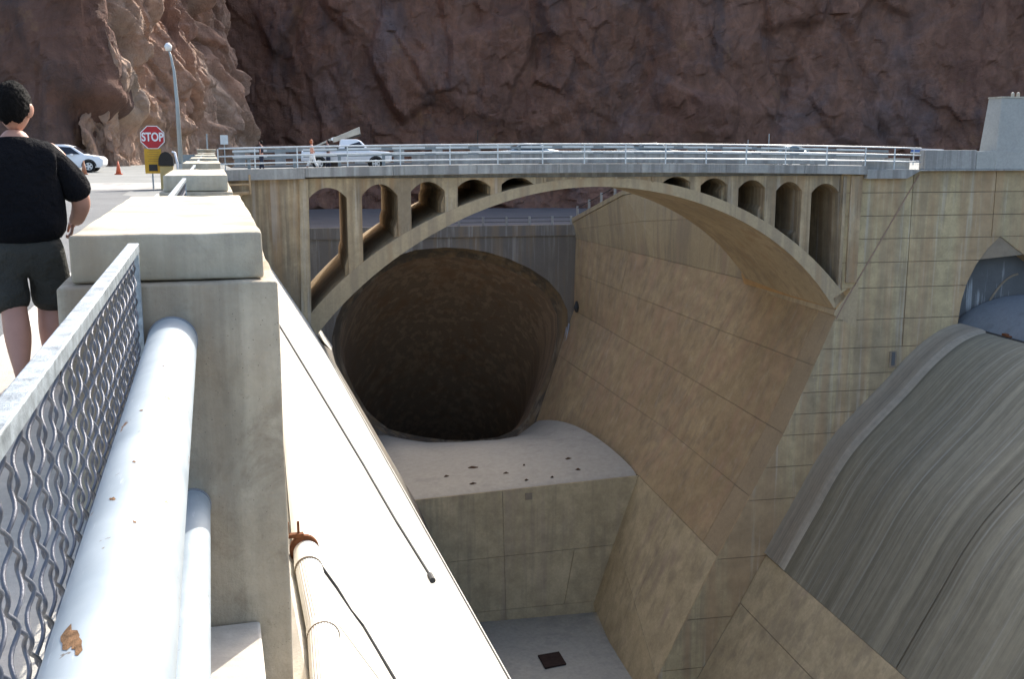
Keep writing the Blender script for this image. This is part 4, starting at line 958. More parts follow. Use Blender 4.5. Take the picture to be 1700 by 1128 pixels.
for k,(a,c) in enumerate(spans):
    a_=a if k else -1.5; t=thing('fence_panel',fl_lab[k],'fence',(-.29,a_,0),0,'wire fence panels between the piers')
    zt_=1.075
    b=MB(); b.box(-.318,-.277,a_,c,zt_-.035,zt_); b.build('top_rail',M['galv'],t,bevel=.003)
    b=MB(); b.box(-.31,-.275,a_,c,.03,.06); b.build('bottom_rail',M['galv'],t)
    for y in (c-.045,)+((a_,) if k else ()):
        b=MB(); b.box(-.312,-.279,y,y+.04,.03,zt_-.036); b.build('end_post',M['galv'],t)
    if k==0:
        b=MB(); b.box(-.312,-.279,1.02,1.06,.03,zt_-.036); b.build('end_post',M['galv'],t)
        y=.2; i=0
        while y<c-.06:
            o=bpy.data.objects.new('wire',WA if i%2 else WB); COL.objects.link(o); o.parent=t; o.location=(-.005,y-a_,0); y+=.068; i+=1
    else:
        y=a_+.06; i=0; b=MB()
        base=[np.array([v.co[:] for v in (WA if q else WB).vertices]) for q in (0,1)]; fc=[[tuple(p.vertices) for p in (WA if q else WB).polygons] for q in (0,1)]
        if k<3:
            VV=[];FF=[];
            while y<c-.06:
                q=i%2; n0=sum(len(x) for x in VV); VV.append(base[q]+np.array([-.295,y,0])); FF+=[tuple(w_+n0 for w_ in f) for f in fc[q]]; y+=.068; i+=1
            o=obj('wire_mesh',np.concatenate(VV).tolist(),FF,M['wire'],t); o['kind']='stuff'
        else:
            while y<c-.06:
                b.tube([(-.295,y+(.028 if (j+i)%2 else -.028),.06+j*.092) for j in range(11)],.0035,3,False); y+=.068; i+=1
            o=b.build('wire_mesh',M['wire'],t,fix=False); o['kind']='stuff'
    for (nm,r_,x_,z_,lb,gp_) in (('pipe_rail',.0925,-.177,.69,pl[k],'upper pipe rails'),('lower_pipe_rail',.068,-.136,.012,pl2[k],'lower pipe rails')):
        if k==0 and nm=='pipe_rail': seg_=[-1.0+i*.25 for i in range(int((c+1.0)/.25))]+[c+.02]
        else: seg_=[a_,c+.0]
        b=MB(); b.tube([(x_,y,z_) for y in seg_],r_,48 if k<2 else 16); t2=b.build(nm,M['pipe']); auto_smooth(t2); tag(t2,lb,'pipe rail',group=gp_)
        if k==0 and nm=='pipe_rail':
            for (cy,ca_,ln,wd) in ((1.47,118,.10,.030),(1.43,108,.075,.018),(2.06,112,.03,.012),(2.28,96,.02,.008),(1.9,80,.018,.007),(2.75,104,.02,.008),(3.3,84,.02,.01)):
                V=[];F=[];m_=14
                for q in range(m_):
                    t=2*math.pi*q/m_; rr=random.uniform(.55,1.1); yy_=cy+ln*.5*rr*math.cos(t); aa=R(ca_)+(wd*.5*rr*math.sin(t)+.35*wd*math.cos(t))/r_; V.append((x_+(r_+.0006)*math.cos(aa),yy_,z_+(r_+.0006)*math.sin(aa)))
                V.append((x_+(r_+.0009)*math.cos(R(ca_)),cy,z_+(r_+.0009)*math.sin(R(ca_))))
                o=obj('rust_patch',V,[(q,(q+1)%m_,m_) for q in range(m_)],M['flake'],t2,world=False)
        if k<2:
            b=MB(); b.tube([(x_,c-.012,z_),(x_,c+.05,z_)],r_+.004,40); b.build('collar',M['conduit'],t2,smooth=False)
# drain pipe on the slope: fluted PVC with clamp
dp=thing('drain_pipe','white fluted plastic drain pipe lying along the sunlit slope','drain pipe',(.5,6,-1.2))
PX,PZ,PR=.56,-1.20,.078
cpt=onY(512,905,6.5)
def slopept(px,py,h=0): q=onPlane(px,py,P_+SLN*h,SLN); return q
ca=slopept(503,905,.09); cb=slopept(528,1128,.09)
axd=(cb-ca)/np.linalg.norm(cb-ca); cc=ca-axd*6; ce=cb+axd*3
def fluted(p0,p1,r,nm,mat,nf=32,d=.05):
    dd=Vector(p1-p0).normalized(); a=dd.orthogonal().normalized(); bb=dd.cross(a); V=[];n_=nf*2
    for p in (p0,p1):
        for j in range(n_):
            t=2*math.pi*j/n_; rr=r*(1-(d if j%2 else 0)); V.append(Vector(p)+(a*math.cos(t)+bb*math.sin(t))*rr)
    return obj(nm,V,[(j,(j+1)%n_,n_+(j+1)%n_,n_+j) for j in range(n_)]+[tuple(range(n_)),tuple(range(n_,2*n_))],mat,dp)
L_=np.linalg.norm(cb-ca)
jA=slopept(512,942,.09); jB=slopept(536,1052,.09)
fluted(cc,jA,PR,'pipe_length',M['pvc'],d=0); fluted(jA,jB,PR*.97,'pipe_length',M['pvc']); fluted(jB,ce,PR*.97,'pipe_length',M['pvc'])
for j in (jA,jB):
    b=MB(); b.tube([j-axd*.05,j+axd*.05],PR*1.03,24); b.build('coupling',M['pvc'],dp)
    b=MB(); b.tube([j+axd*.052,j+axd*.056],PR*1.035,24); b.build('coupling_seam',M['joint'],dp)
cl=slopept(505,912,.09)
b=MB(); b.tube([cl-axd*.02,cl+axd*.02],PR*1.12,24); clo=b.build('clamp',M['rust'],dp)
for s in (-1,1):
    q=cl+n3(-.06+.03*s,0,PR*1.1); b=MB(); b.tube([q,q+n3(0,0,.09)],.008,6); b.build('bolt',M['rust'],clo)
b=MB(); q=cl+n3(-.12,0,PR*1.15); b.box(-.05,.12,-.02,.02,-.01,.012,tf=lambda x,y,z:q+n3(x,y,z)); b.build('bracket',M['rust'],clo)
# cables on the slope
cps=[(449,515),(461,536),(530,650),(605,775),(660,870),(716,960)]
b=MB(); b.tube([slopept(x,y,.02) for x,y in cps],.026,6); o=b.build('slope_cable',M['cable']); tag(o,'thick dark cable running down the white slope, ending in a knob','cable')
q=slopept(716,960,.05); b=MB(); b.tube([q-n3(0,.12,0),q+n3(0,.12,0)],.05,8); b.build('cable_end',M['cable'],o)
b=MB(); b.tube([slopept(x,y,.02) for x,y in ((531,938),(560,978),(583,1014),(603,1040),(655,1128),(690,1190))],[.012,.011,.007,.010,.012,.012],6); o=b.build('thin_cable',M['cable']); tag(o,'thin dark cable trailing down the slope from the drain pipe clamp','cable')

# conduit beside the tunnel on side wall
cp=[(947,535),(943,560),(930,600),(912,645),(893,685)]
def sidept(px,py):
    # plane through RB and RM lower part
    n_=np.cross(RM[3]-RB[1],RB[3]-RB[1]); n_/=np.linalg.norm(n_); q=onPlane(px,py,RB[2],n_); return q-BU*.25
b=MB(); b.tube([sidept(*p) for p in cp],.16,8); o=b.build('wall_conduit',M['conduit'],smooth=True); tag(o,'pale conduit pipe running down beside the right rim of the tunnel','conduit')
b=MB(); b.tube([sidept(*p)-BU*.1+BV*-.8 for p in cp],.10,8); b.build('second_pipe',M['conduit'],o,smooth=True)
q=sidept(961,509); b=MB(); b.tube([q-n3(0,0,.6),q-n3(0,0,.1),q+n3(0,0,.55)],[.12,.3,.1],7); o=b.build('wall_bracket',M['cable']); tag(o,'small black bracket on the side wall above the pale conduit','bracket')
# plate on step wall
q=onV(877,824,75.97); b=MB(); b.box(-.25,.3,-.04,.04,-.3,.22,tf=lambda x,y,z:q+BU*x+BV*y+n3(0,0,z)); o=b.build('step_plate',M['joint']); tag(o,'small square plate near the top of the step wall','plate')
# debris on ramp
for k,(x,y,s) in enumerate([(785,778,.5),(944,762,.4),(742,793,.25),(840,786,.28),(782,805,.3),(958,782,.22),(867,774,.15),(917,795,.15),(872,799,.2)]):
    p=hump_at(x,y); m_=9; V=[];F=[]
    for j in range(m_):
        t=2*math.pi*j/m_; r_=s*.7*random.uniform(.5,1.2); V.append(p+n3(r_*1.4*math.cos(t),r_*.8*math.sin(t),.03))
    V.append(p+n3(0,0,.16)); F=[(j,(j+1)%m_,m_) for j in range(m_)]
    o=obj('debris_clump',V,F,M['debris']); tag(o,['largest brown rubble clump on the ramp','rightmost dark brown rubble clump on the ramp','small brown rubble clump at the ramp left','small rubble clump at the middle of the ramp','flat rubble clump near the ramp front edge','faint rubble clump right of the ramp middle','tiny rubble speck up the ramp middle','tiny rubble speck near the ramp front right','tiny rubble speck near the step plate'][k],'debris',group='rubble clumps on the ramp')

# ================================================================ SIGNS, LAMP, POSTS
def zray(px,py,z): return onZ(px,py,z)
sp=zray(255,314,-.13); sx,sy=sp[0],sp[1]
sg=thing('stop_sign','red octagonal stop sign on a thin post above a yellow plate','sign',(sx,sy,-.13))
d_=(n3(sx,sy,1.5)-EYE)@fw; px2m=d_/FOC
zc=onY(253,228,sy)[2]; xc=onY(253,228,sy)[0]; hw=19*px2m*1.0
b=MB(); b.box(sx-.03,sx+.03,sy-.0,sy+.04,-.13,zc+.3); b.build('post',M['post'],sg)
def octo(r,y,x=xc,z=zc): return [(x+r*math.cos(math.pi/8+i*math.pi/4),y,z+r*math.sin(math.pi/8+i*math.pi/4)) for i in range(8)]
for nm,r_,y0_,mt in (('plate',hw*1.08,-.012,M['signwhite']),('red_face',hw*1.08*.93,-.016,M['red'])):
    b=MB(); A_=octo(r_,sy+y0_); B_=octo(r_,sy+y0_+.012 if nm=='plate' else sy+y0_+.003); b.add(A_+B_,[tuple(range(8)),tuple(range(8,16))]+[(i,(i+1)%8,8+(i+1)%8,8+i) for i in range(8)]); b.build(nm,mt,sg)
def text_mesh(txt,size,mat,par,loc,rotz=0,xs=1,name='lettering',off=.0):
    cu_=bpy.data.curves.new('t','FONT'); cu_.body=txt; cu_.size=size; cu_.align_x='CENTER'; cu_.align_y='CENTER'; cu_.offset=off; cu_.extrude=.002
    to=bpy.data.objects.new('t',cu_); COL.objects.link(to); dg_=bpy.context.evaluated_depsgraph_get(); me=bpy.data.meshes.new_from_object(to.evaluated_get(dg_))
    bpy.data.objects.remove(to); 
    for v in me.vertices: v.co.x*=xs
    me.materials.clear(); me.materials.append(mat); o=bpy.data.objects.new(name,me); COL.objects.link(o); o.parent=par
    o.location=Vector(loc)-par.location; o.rotation_euler=(math.pi/2,0,rotz); return o
text_mesh('STOP',hw*1.02,M['signwhite'],sg,(xc,sy-.02,zc),xs=.74,off=.012)
q0=onY(239,247,sy); q1=onY(269.5,288,sy)
b=MB(); b.box(q0[0],q1[0],sy-.012,sy+.0,q1[2],q0[2]); b.build('yellow_plate',M['yellow'],sg)
q2=onY(247,273,sy); q3=onY(262,284,sy)
b=MB(); b.box(q2[0],q3[0],sy-.018,sy-.0125,q3[2],q2[2]); b.build('dark_pictogram',M['dark'],sg)
for k,fz in enumerate((.06,.13,.22,.31,.42,.50)):
    z_=q0[2]-(q0[2]-q1[2])*fz; b=MB(); wv=(.30 if k%2 else .22); b.box(xc-wv*.7,xc+wv*.7,sy-.016,sy-.0125,z_-.012,z_+.012); b.build('faded_line',M['yellow2'],sg)
# gate cabinet
gx,gy=onY(277,272,41)[0],41.
gc=thing('barrier_cabinet','yellow tan barrier cabinet with glossy black hood and white arm post','cabinet',(gx,gy,-.14))
b=MB(); b.box(gx-.24,gx+.22,gy-.25,gy+.3,-.14,.72); b.build('cabinet',M['tan'],gc,bevel=.02)
b=MB(); 
for i in range(7):
    pass
V=[];F=[]
for i in range(9):
    t=math.pi*i/8; 
    for s in (-.3,.3): V.append((gx-.02+.27*math.cos(t),gy+s,.73+.5*math.sin(t)**.7))
for i in range(8): F.append((2*i,2*i+1,2*i+3,2*i+2))
F+=[tuple(2*i for i in range(9)),tuple(2*i+1 for i in range(9))[::-1]]; b.add(V,F); o=b.build('hood',M['black'],gc); auto_smooth(o)
b=MB(); b.tube([(gx+.38,gy-.2,-.14),(gx+.37,gy-.2,.8),(gx+.30,gy-.2,1.2),(gx+.2,gy-.2,1.22)],.045,8); b.build('arm_post',M['white'],gc,smooth=True)
# lamp post
ly=60.; lx=onY(300,262,ly)[0]; zt_=onY(278,78,ly)
lpst=thing('street_lamp','tall grey street lamp with small round head before the lit cliff','lamp',(lx,ly,-.14))
b=MB(); b.tube([(lx,ly,-.14),onY(294,170,ly),onY(289,118,ly),onY(284,95,ly),onY(280,82,ly)],[.13,.10,.08,.06,.05],10); b.build('pole',M['post'],lpst,smooth=True)
b=MB(); b.tube([onY(280,84,ly),onY(279,76,ly),onY(278,71,ly)],[.14,.2,.08],10); b.build('lamp_head',M['signwhite'],lpst,smooth=True)
b=MB(); b.box(lx-.25,lx+.25,ly-.25,ly+.25,-.14,.5); b.build('base',M['post'],lpst)
# small white sign + thin posts
sy2=66.; q=onY(372,232,sy2); s2=thing('small_white_sign','small white square sign on a thin post before the lit cliff','sign',(q[0],sy2,-.14))
b=MB(); b.box(q[0]-.22,q[0]+.22,sy2-.02,sy2,q[2]-.27,q[2]+.27); b.build('plate',M['rail'],s2); b=MB(); b.box(q[0]-.03,q[0]+.03,sy2+.002,sy2+.05,-.14,q[2]+.2); b.build('post',M['post'],s2)
for k,(px,py,yy_) in enumerate(((343,222,70),(793,216,84),(1277,222,88),(1242,232,90))):
    q=onY(px,py,yy_); b=MB(); b.tube([(q[0],q[1],-.14),tuple(q)],.05,6); o=b.build('marker_post',M['post'] if k!=1 else M['dark']); tag(o,['thin grey post standing left of the small white sign','dark thin post rising behind the bridge railing, mid span','tallest pale thin post behind the right half of the bridge','short pale post left of the tall one behind the bridge'][k],'post')
# guard wall & low wall left of lamp
b=MB(); q0=onY(298,262,62); q1=onY(335,262,62); b.box(q0[0],q1[0],62,62.5,-.14,.95); o=b.build('low_wall',M['railgrey']); tag(o,'low grey barrier block between lamp post and parapet piers','barrier')
# cones
def cone(px,py,h,yy_,lab,mt):
    q=onZ(px,py,-.12); t=thing('traffic_cone',lab,'traffic cone',tuple(q),0,'cones on the roadway')
    b=MB(); b.tube([q+n3(0,0,.04),q+n3(0,0,h)],[.15,.03],12); b.build('cone',mt,t,smooth=True); b=MB(); b.box(q[0]-.2,q[0]+.2,q[1]-.2,q[1]+.2,q[2]-.01,q[2]+.04); b.build('base',mt,t)
cone(197,289.5,.72,0,'orange traffic cone right of the white car, left of the stop sign',M['orange'])
cone(140,289.5,.75,0,'dull brown traffic cone in front of the white car door',M['conebrown'])

# ================================================================ VEHICLES
def car(name,label,cat,loc,rz,prof,glass_side,length,width,mat,wheels,wr_=.36,extra=None,hl=None,windows=None,shield=None):
    """profile in (x,z), x forward; width y"""
    t=thing(name,label,cat,loc,rz)
    w2=width/2; n=len(prof)
    def inset(z): return 0 if z<.95 else min(.22,(z-.95)*.35)
    cs=[];V=[]
    for s in (-1,1):
        for x,z in prof: V.append((x,s*(w2-inset(z)),z))
    b=MB(); 
    # side faces via triangulation fill
    bm=bmesh.new(); vs=[bm.verts.new(v) for v in V]
    bm.faces.new(vs[:n]); bm.faces.new(vs[n:][::-1])
    for i in range(n): bm.faces.new((vs[i],vs[(i+1)%n],vs[n+(i+1)%n],vs[n+i]))
    bmesh.ops.recalc_face_normals(bm,faces=bm.faces); bmesh.ops.triangulate(bm,faces=[f for f in bm.faces if len(f.verts)>4])
    me=bpy.data.meshes.new('body'); bm.to_mesh(me); bm.free(); me.materials.append(mat); o=bpy.data.objects.new('body',me); COL.objects.link(o); o.parent=t
    m=o.modifiers.new('b','BEVEL'); m.width=.05; m.segments=3; m.angle_limit=R(25)
    for p in me.polygons:p.use_smooth=True
    for P in windows or []:
        for s in (-1,1):
            V=[(x,s*(w2-inset(z)+.012),z) for x,z in P]+[(x,s*(w2-inset(z)-.03),z) for x,z in P]; k=len(P)
            b=MB(); b.add(V,[tuple(range(k)),tuple(range(k,2*k))]+[(i,(i+1)%k,k+(i+1)%k,k+i) for i in range(k)]); b.build('side_window',M['glass'],t,world=False)
    for (p0,p1) in shield or []:
        a=w2-inset(p0[1])-.1; c=w2-inset(p1[1])-.08; dn=Vector((p1[1]-p0[1],0,-(p1[0]-p0[0]))).normalized()
        if dn.z<0: dn=-dn
        V=[(p0[0],-a,p0[1]),(p0[0],a,p0[1]),(p1[0],c,p1[1]),(p1[0],-c,p1[1])]
        V=[Vector(v)+dn*.015 for v in V]+[Vector(v)-dn*.03 for v in V]
        b=MB(); b.add(V,[(0,1,2,3),(7,6,5,4),(0,4,5,1),(1,5,6,2),(2,6,7,3),(3,7,4,0)]); b.build('windscreen',M['glass'],t,world=False)
    for wx in wheels:
        for s in (-1,1):
            c=Vector((wx,s*(w2-.08),wr_)); b=MB(); b.tube([c-Vector((0,.11,0)),c+Vector((0,.11,0))],wr_,24); wo=b.build('wheel',M['tyre'],t,world=False)
            b=MB(); e=c+Vector((0,s*.112,0)); b.tube([e,e+Vector((0,s*.01,0))],wr_*.62,16)
            ro=b.build('rim',M['rim_al'],wo,world=False)
            b=MB()
            for a_ in range(5):
                th=a_*2*math.pi/5; f=e+Vector((0,s*.012,0)); d1=Vector((math.cos(th),0,math.sin(th))); d2=Vector((-math.sin(th),0,math.cos(th)))
                b.add([f+d1*.1+d2*.035,f+d1*.1-d2*.035,f+d1*.19-d2*.05,f+d1*.19+d2*.05],[(0,1,2,3)])
            b.build('spoke_gap',M['dark'],wo,world=False,fix=False)
            # arch
            b=MB(); V=[];F=[]
            for k in range(13):
                th=math.pi*k/12
                for rr in (wr_*1.02,wr_*1.2): V.append((wx+rr*math.cos(th),s*(w2+.004),wr_+rr*math.sin(th)))
            F=[(2*k,2*k+1,2*k+3,2*k+2) for k in range(12)]; b.add(V,F); b.build('wheel_arch',M['dark'],t,world=False,fix=False)
    for x,z in hl or []:
        for s in (-1,1):
            b=MB(); b.box(x-.1,x+.06,s*(w2-.32)-.18,s*(w2-.32)+.18,z-.08,z+.08); b.build('headlight',M['lamp'],t,world=False,bevel=.03)
    for s in (-1,1):
        b=MB(); b.box(.45,.62,s*(w2+.08)-.09,s*(w2+.08)+.09,.98,1.1); b.build('mirror',mat,t,world=False,bevel=.03)
    return t
suv=[(2.25,.45),(2.28,.75),(2.1,.92),(1.25,1.05),(.55,1.52),(.1,1.64),(-1.7,1.66),(-2.2,1.1),(-2.28,.6),(-2.2,.3),(2.1,.28)]
cp_=onZ(152,286,-.13)
car('parked_car','white compact wagon parked at left behind the walking man','car',(cp_[0]-1.45,cp_[1]+.4,-.13),R(-4),suv,None,4.5,1.75,M['white'],(1.45,-1.4),.36,hl=[(2.2,.72)],windows=[[(.98,1.08),(.45,1.48),(-.3,1.53),(-.3,1.06)],[(-.42,1.06),(-.42,1.53),(-1.5,1.53),(-1.6,1.08)]],shield=[((1.2,1.08),(.6,1.5))])
pk=[(2.65,.5),(2.65,.95),(2.5,1.08),(1.35,1.15),(.85,1.72),(.6,1.82),(-.35,1.82),(-.5,1.15),(-2.7,1.15),(-2.75,.55),(2.5,.45)]
pv=V0+4.2; pu=uz(592,250,pv)[0]-.6
pkt=car('pickup_truck','white pickup truck on the left of the bridge under a tilted boom','truck',tuple(W(pu,pv,.0)),-BA,pk,None,5.4,1.9,M['white'],(1.7,-1.7),.38,hl=[(2.58,.8)],windows=[[(1.15,1.2),(.75,1.68),(-.15,1.72),(-.15,1.18)]],shield=[((1.3,1.2),(.92,1.66))])
for k,(px,lab,mt) in enumerate(((870,'silver car behind the bridge railing at mid span, leftmost of three',M['silver']),(1083,'silver car with glinting roof behind the railing right of the crown',M['grey']),(1315,'pale blue grey car behind the bridge railing, rightmost of three',M['bluegrey']))):
    v_=V0+(9.2,9.2,9.2)[k]; u_=uz(px,240,v_)[0]
    sed=[(2.2,.4),(2.22,.65),(2.0,.85),(1.1,.95),(.45,1.34),(.0,1.42),(-.9,1.40),(-1.5,1.02),(-2.2,.92),(-2.25,.5),(-2.1,.28),(2.1,.26)]
    car('passing_car',lab,'car',tuple(W(u_,v_,dz(u_)+(0,.04,-.02)[k])),-BA+(math.pi if k==0 else 0),sed,None,4.5,1.75,mt,(1.35,-1.35),.32,hl=[(2.12,.65)],windows=[[(.9,.98),(.4,1.30),(-.3,1.34),(-.3,.97)],[(-.38,.97),(-.38,1.34),(-.85,1.33),(-1.25,1.0)]],shield=[((1.05,.98),(.5,1.31)),((-1.45,1.04),(-.95,1.38))])
# tilted boom behind the pickup
bp0=onV(512,250,V0+6.6); bp1=onV(556,231,V0+6.6); bp2=onV(597,216,V0+6.6)
bo=thing('tilted_boom','long grey tapered boom raised diagonally over the white pickup','boom',tuple(bp0))
upn=n3(0,0,1)
def tap(p,q,h0,h1,t_,nm,mt):
    a=BV*t_; V=[p-a,p+a,p+a+upn*h0,p-a+upn*h0,q-a,q+a,q+a+upn*h1+ -BU*.12*h1,q-a+upn*h1-BU*.12*h1]
    b=MB(); b.add(V,[(0,1,2,3),(4,5,6,7),(0,1,5,4),(1,2,6,5),(2,3,7,6),(3,0,4,7)]); return b.build(nm,mt,bo,bevel=.02)
tap(bp0,bp1,.1,.16,.12,'inner_arm',M['boom']); tap(onV(553,237,V0+6.6),onV(598,222,V0+6.6),.30,.42,.35,'outer_arm',M['boom'])
tap(onV(575,233,V0+6.6),onV(599,225.5,V0+6.6),.1,.2,.30,'dark_underside',M['dark'])
b=MB(); q=onV(552,231,V0+6.6); b.tube([q-BV*.3,q+BV*.3],.1,8); b.build('pivot',M['signwhite'],bo)
b=MB(); q=onV(556,250,V0+6.6); b.box(-.6,.2,-.4,.4,-1.1,.4,tf=lambda x,y,z:q+BU*x+BV*y+n3(0,0,z)); b.build('mast',M['dark'],bo)

# ================================================================ PEOPLE
def skel(nm,joints,edges,mat,par,sub=2,root=0,world=False,flat_=None):
    """joints: list of ((x,y,z),(rx,ry))"""
    me=bpy.data.meshes.new(nm); me.from_pydata([j[0] for j in joints],edges,[]); me.update()
    o=bpy.data.objects.new(nm,me); COL.objects.link(o); o.parent=par
    m=o.modifiers.new('skin','SKIN'); m.use_smooth_shade=True
    if not me.skin_vertices: 
        bm=bmesh.new(); bm.from_mesh(me); bm.verts.layers.skin.verify(); bm.to_mesh(me); bm.free()
    for i,j in enumerate(joints):
        r_=j[1]; r_=r_ if hasattr(r_,'__len__') else (r_,r_); me.skin_vertices[0].data[i].radius=r_; me.skin_vertices[0].data[i].use_root=(i==root)
    s=o.modifiers.new('sub','SUBSURF'); s.levels=sub; s.render_levels=sub
    me.materials.append(mat); return o
def ball(nm,c,r,mat,par,fn=None,seg=24,ring=16):
    bm=bmesh.new(); bmesh.ops.create_uvsphere(bm,u_segments=seg,v_segments=ring,radius=1)
    for v in bm.verts:
        p=v.co.copy(); q=Vector((p.x*r[0],p.y*r[1],p.z*r[2]))
        if fn:q=fn(p,q)
        v.co=Vector(c)+q
    me=bpy.data.meshes.new(nm); bm.to_mesh(me); bm.free(); me.materials.append(mat)
    for p in me.polygons:p.use_smooth=True
    o=bpy.data.objects.new(nm,me); COL.objects.link(o); o.parent=par; return o
# walking man, back to the camera (local: +y forward, x right)
mx,my=-1.10,6.85
man=thing('person','man in black t-shirt and charcoal shorts walking away along the footpath','person',(mx,my,0.0),R(8))
# body: head, neck, torso, arms, legs as one skinned surface
Jb=[((0,0,.95),(.13,.10)),((0,-.01,1.15),(.14,.10)),((0,-.01,1.35),(.15,.10)),((0,0,1.46),(.08,.07)),((.005,.015,1.54),(.072,.075)),
   ((.19,0,1.42),.07),((.31,.0,1.20),.066),((.345,.03,1.10),.062),((.315,.13,1.0),.046),((.29,.18,.965),(.034,.045)),
   ((-.19,0,1.42),.06),((-.29,-.02,1.20),.052),((-.33,-.02,1.08),.045),((-.34,.06,.90),.034),((-.34,.09,.84),(.03,.042)),
   ((.10,.0,.85),.09),((.12,.10,.50),.078),((.12,.02,.32),.084),((.11,-.02,.10),.04),((.12,.12,.045),(.045,.035)),
   ((-.09,.0,.85),.09),((-.08,-.04,.50),.078),((-.065,-.17,.32),.084),((-.06,-.30,.13),.04),((-.06,-.20,.045),(.045,.035))]
Eb=[(0,1),(1,2),(2,3),(3,4),(2,5),(5,6),(6,7),(7,8),(8,9),(2,10),(10,11),(11,12),(12,13),(13,14),(0,15),(15,16),(16,17),(17,18),(18,19),(0,20),(20,21),(21,22),(22,23),(23,24)]
body=skel('body',Jb,Eb,M['skin'],man)
def headfn(p,q):
    q=q.copy()
    if p.z<-.2: q.x*=1-.28*(-p.z-.2); q.y*=1-.1*(-p.z-.2)
    if p.y>.75 and abs(p.x)<.35 and -.35<p.z<.1: q.y+=.022*(1-abs(p.x)/.35)   # nose
    if p.y>.7 and .1<p.z<.3 and abs(p.x)>.15 and abs(p.x)<.5: q.y-=.01
    return q
hy=-.32; hd=thing  # head yaw toward right
head=ball('head',(0,0,0),(.083,.105,.128),M['skin'],man,headfn); head.location=(.01,.03,1.655); head.scale=(1.1,1.1,1.08); head.rotation_euler=(R(4),0,R(-18))
for s in (-1,1):
    e=ball('ear',(0,0,0),(.014,.034,.040),M['skin'],head,None,12,8); e.location=(s*.083,-.012,-.012); e.rotation_euler=(0,R(8*s),R(-15*s))
    ey=ball('eye',(0,0,0),(.013,.013,.013),M['signwhite'],head,None,10,8); ey.location=(s*.032,.090,.012)
mo=ball('mouth',(0,0,0),(.026,.01,.008),M['skin'],head,None,10,6); mo.location=(0,.088,-.062)
def hairfn(p,q):
    # short hair: cap over top/back down to nape, cut away at the face
    k=1.0
    if p.z<-.34-.42*max(0,-p.y)+.10*math.sin(p.x*9): k=.84
    if p.y>.35 and p.z<.45: k=.86
    if p.z<-.80: k=.80
    if abs(p.x)>.8 and p.z<.06 and p.y>-.12: k=.86
    from mathutils import noise as mn
    if p.z<-.15: k-=.0
    k+=.05*mn.noise(Vector((p.x*22,p.y*22,p.z*7)))
    return q*(k+.035*mn.noise(p*5)+.03*mn.noise(p*15)+.012*mn.noise(p*40))
hair=ball('hair',(0,0,0),(.0925,.113,.136),M['hair'],head,hairfn,90,70); hair.location=(0,-.010,.012)
# fingers both hands
for s,wp in ((1,Vector((.285,.185,.965))),(-1,Vector((-.34,.09,.84)))):
    J=[((wp.x,wp.y-.02,wp.z+.02),(.02,.03))];E=[]
    for f in range(4):
        o_=(f-1.5)*.020; i=len(J); dn=.9+.1*math.sin(f)
        J+=[((wp.x-.004*s,wp.y+o_,wp.z-.03),.0095),((wp.x-.010*s,wp.y+o_+.004,wp.z-.065*dn),.009),((wp.x-.030*s,wp.y+o_+.006,wp.z-.09*dn),.008),((wp.x-.045*s,wp.y+o_+.006,wp.z-.082*dn),.007)]
        E+=[(0,i),(i,i+1),(i+1,i+2),(i+2,i+3)]
    i=len(J); J+=[((wp.x-.015*s,wp.y+.045,wp.z-.005),.011),((wp.x-.025*s,wp.y+.058,wp.z-.035),.010),((wp.x-.03*s,wp.y+.056,wp.z-.06),.008)]; E+=[(0,i),(i,i+1),(i+1,i+2)]
    skel('hand',J,E,M['skin'],man,1)
# shirt
Js=[((0,-.005,.83),(.27,.19)),((0,-.01,1.03),(.28,.19)),((0,-.015,1.22),(.265,.175)),((0,-.01,1.37),(.225,.14)),((0,0,1.475),(.12,.10)),((0,.002,1.49),(.10,.09)),
    ((.18,0,1.375),(.10,.10)),((.29,.0,1.25),(.10,.10)),((.345,.005,1.10),(.10,.105)),
    ((-.18,0,1.375),(.10,.10)),((-.29,-.01,1.25),(.10,.10)),((-.345,-.015,1.10),(.10,.105))]
skel('t_shirt',Js,[(0,1),(1,2),(2,3),(3,4),(4,5),(3,6),(6,7),(7,8),(3,9),(9,10),(10,11)],M['shirt'],man)
Jh=[((0,0,.97),(.215,.155)),((0,0,.84),(.205,.155)),((.12,.01,.74),(.128,.135)),((.135,.06,.60),(.125,.13)),((.135,.085,.43),(.135,.135)),((-.11,.0,.74),(.128,.135)),((-.105,-.02,.60),(.125,.13)),((-.095,-.055,.44),(.13,.135))]
skel('shorts',Jh,[(0,1),(1,2),(2,3),(3,4),(1,5),(5,6),(6,7)],M['shorts'],man)
for s,(x,y,z) in ((1,(.12,.06,.05)),(-1,(-.06,-.25,.05))):
    skel('shoe',[((x,y-.10,z),(.045,.045)),((x,y,z),(.048,.04)),((x,y+.13,z-.01),(.045,.03))],[(0,1),(1,2)],M['dark'],man,1)
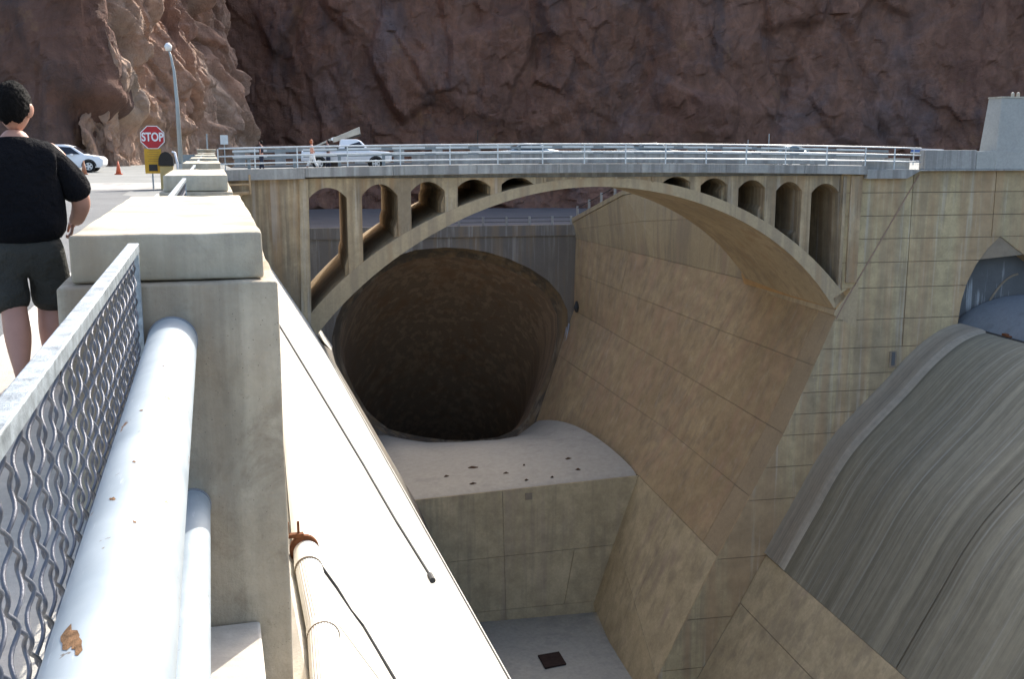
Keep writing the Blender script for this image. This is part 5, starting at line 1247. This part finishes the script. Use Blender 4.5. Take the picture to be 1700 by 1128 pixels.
# far pedestrians
def walker(px,pyh,v_,hgt,label,topm,legm,hairm,rz,stride=.25):
    q=onV(px,pyh,v_); g0=q[2]-hgt; t=thing('person',label,'person',(q[0],q[1],g0),rz); k=hgt/1.75
    def J(x,y,z,r_): return ((x*k,y*k,z*k),r_ if not hasattr(r_,'__len__') else tuple(a*k for a in r_))
    skel('body',[J(0,0,.95,(.11,.09)),J(0,0,1.2,(.12,.09)),J(0,0,1.4,(.13,.08)),J(0,0,1.5,.055),J(0,.01,1.58,.06),J(.17,0,1.4,.05),J(.23,.05,1.15,.042),J(.22,.2,.98,.033),J(-.17,0,1.4,.05),J(-.23,-.08,1.15,.042),J(-.23,-.05,.9,.033),J(.09,stride*.4,.5,.07),J(.09,stride,.06,.05),J(-.09,-stride*.3,.5,.07),J(-.09,-stride,.08,.05)],
       [(0,1),(1,2),(2,3),(3,4),(2,5),(5,6),(6,7),(2,8),(8,9),(9,10),(0,11),(11,12),(0,13),(13,14)],M['skin'],t,1)
    ball('head',(0,.01*k,1.64*k),(.075*k,.095*k,.115*k),M['skin'],t,None,14,10)
    ball('hair',(0,-.012*k,1.66*k),(.085*k,.10*k,.115*k) if hairm!=M['hairred'] else (.1*k,.11*k,.15*k),hairm,t,(lambda p,q:q if (p.y<.4 or p.z>.5) else q*.8),14,10)
    skel('shirt',[J(0,0,.98,(.17,.12)),J(0,0,1.2,(.165,.12)),J(0,0,1.4,(.15,.10)),J(0,0,1.49,.065),J(.17,0,1.4,.07),J(.22,.02,1.22,.065),J(-.17,0,1.4,.07),J(-.22,-.02,1.22,.065)],[(0,1),(1,2),(2,3),(2,4),(4,5),(2,6),(6,7)],topm,t,1)
    skel('trousers',[J(0,0,.98,(.16,.12)),J(0,0,.88,(.15,.12)),J(.09,stride*.4,.5,.09),J(.09,stride*.95,.12,.08),J(-.09,-stride*.3,.5,.09),J(-.09,-stride*.95,.14,.08)],[(0,1),(1,2),(2,3),(1,4),(4,5)],legm,t,1)
    return t
walker(517,233,V0+.9,1.62,'woman with auburn hair and white trousers walking along the bridge footpath',M['top'],M['trousers'],M['hairred'],-BA-R(90),.34)
walker(433,234,V0+1.0,1.70,'man in dark clothes on the bridge footpath nearest the parapet piers',M['navy'],M['navy'],M['hair'],-BA+R(60),.2)
walker(544,233,V0+3.2,1.72,'person in dark clothes standing between the woman and the pickup',M['navy'],M['navy'],M['hair'],-BA+R(90),.12)
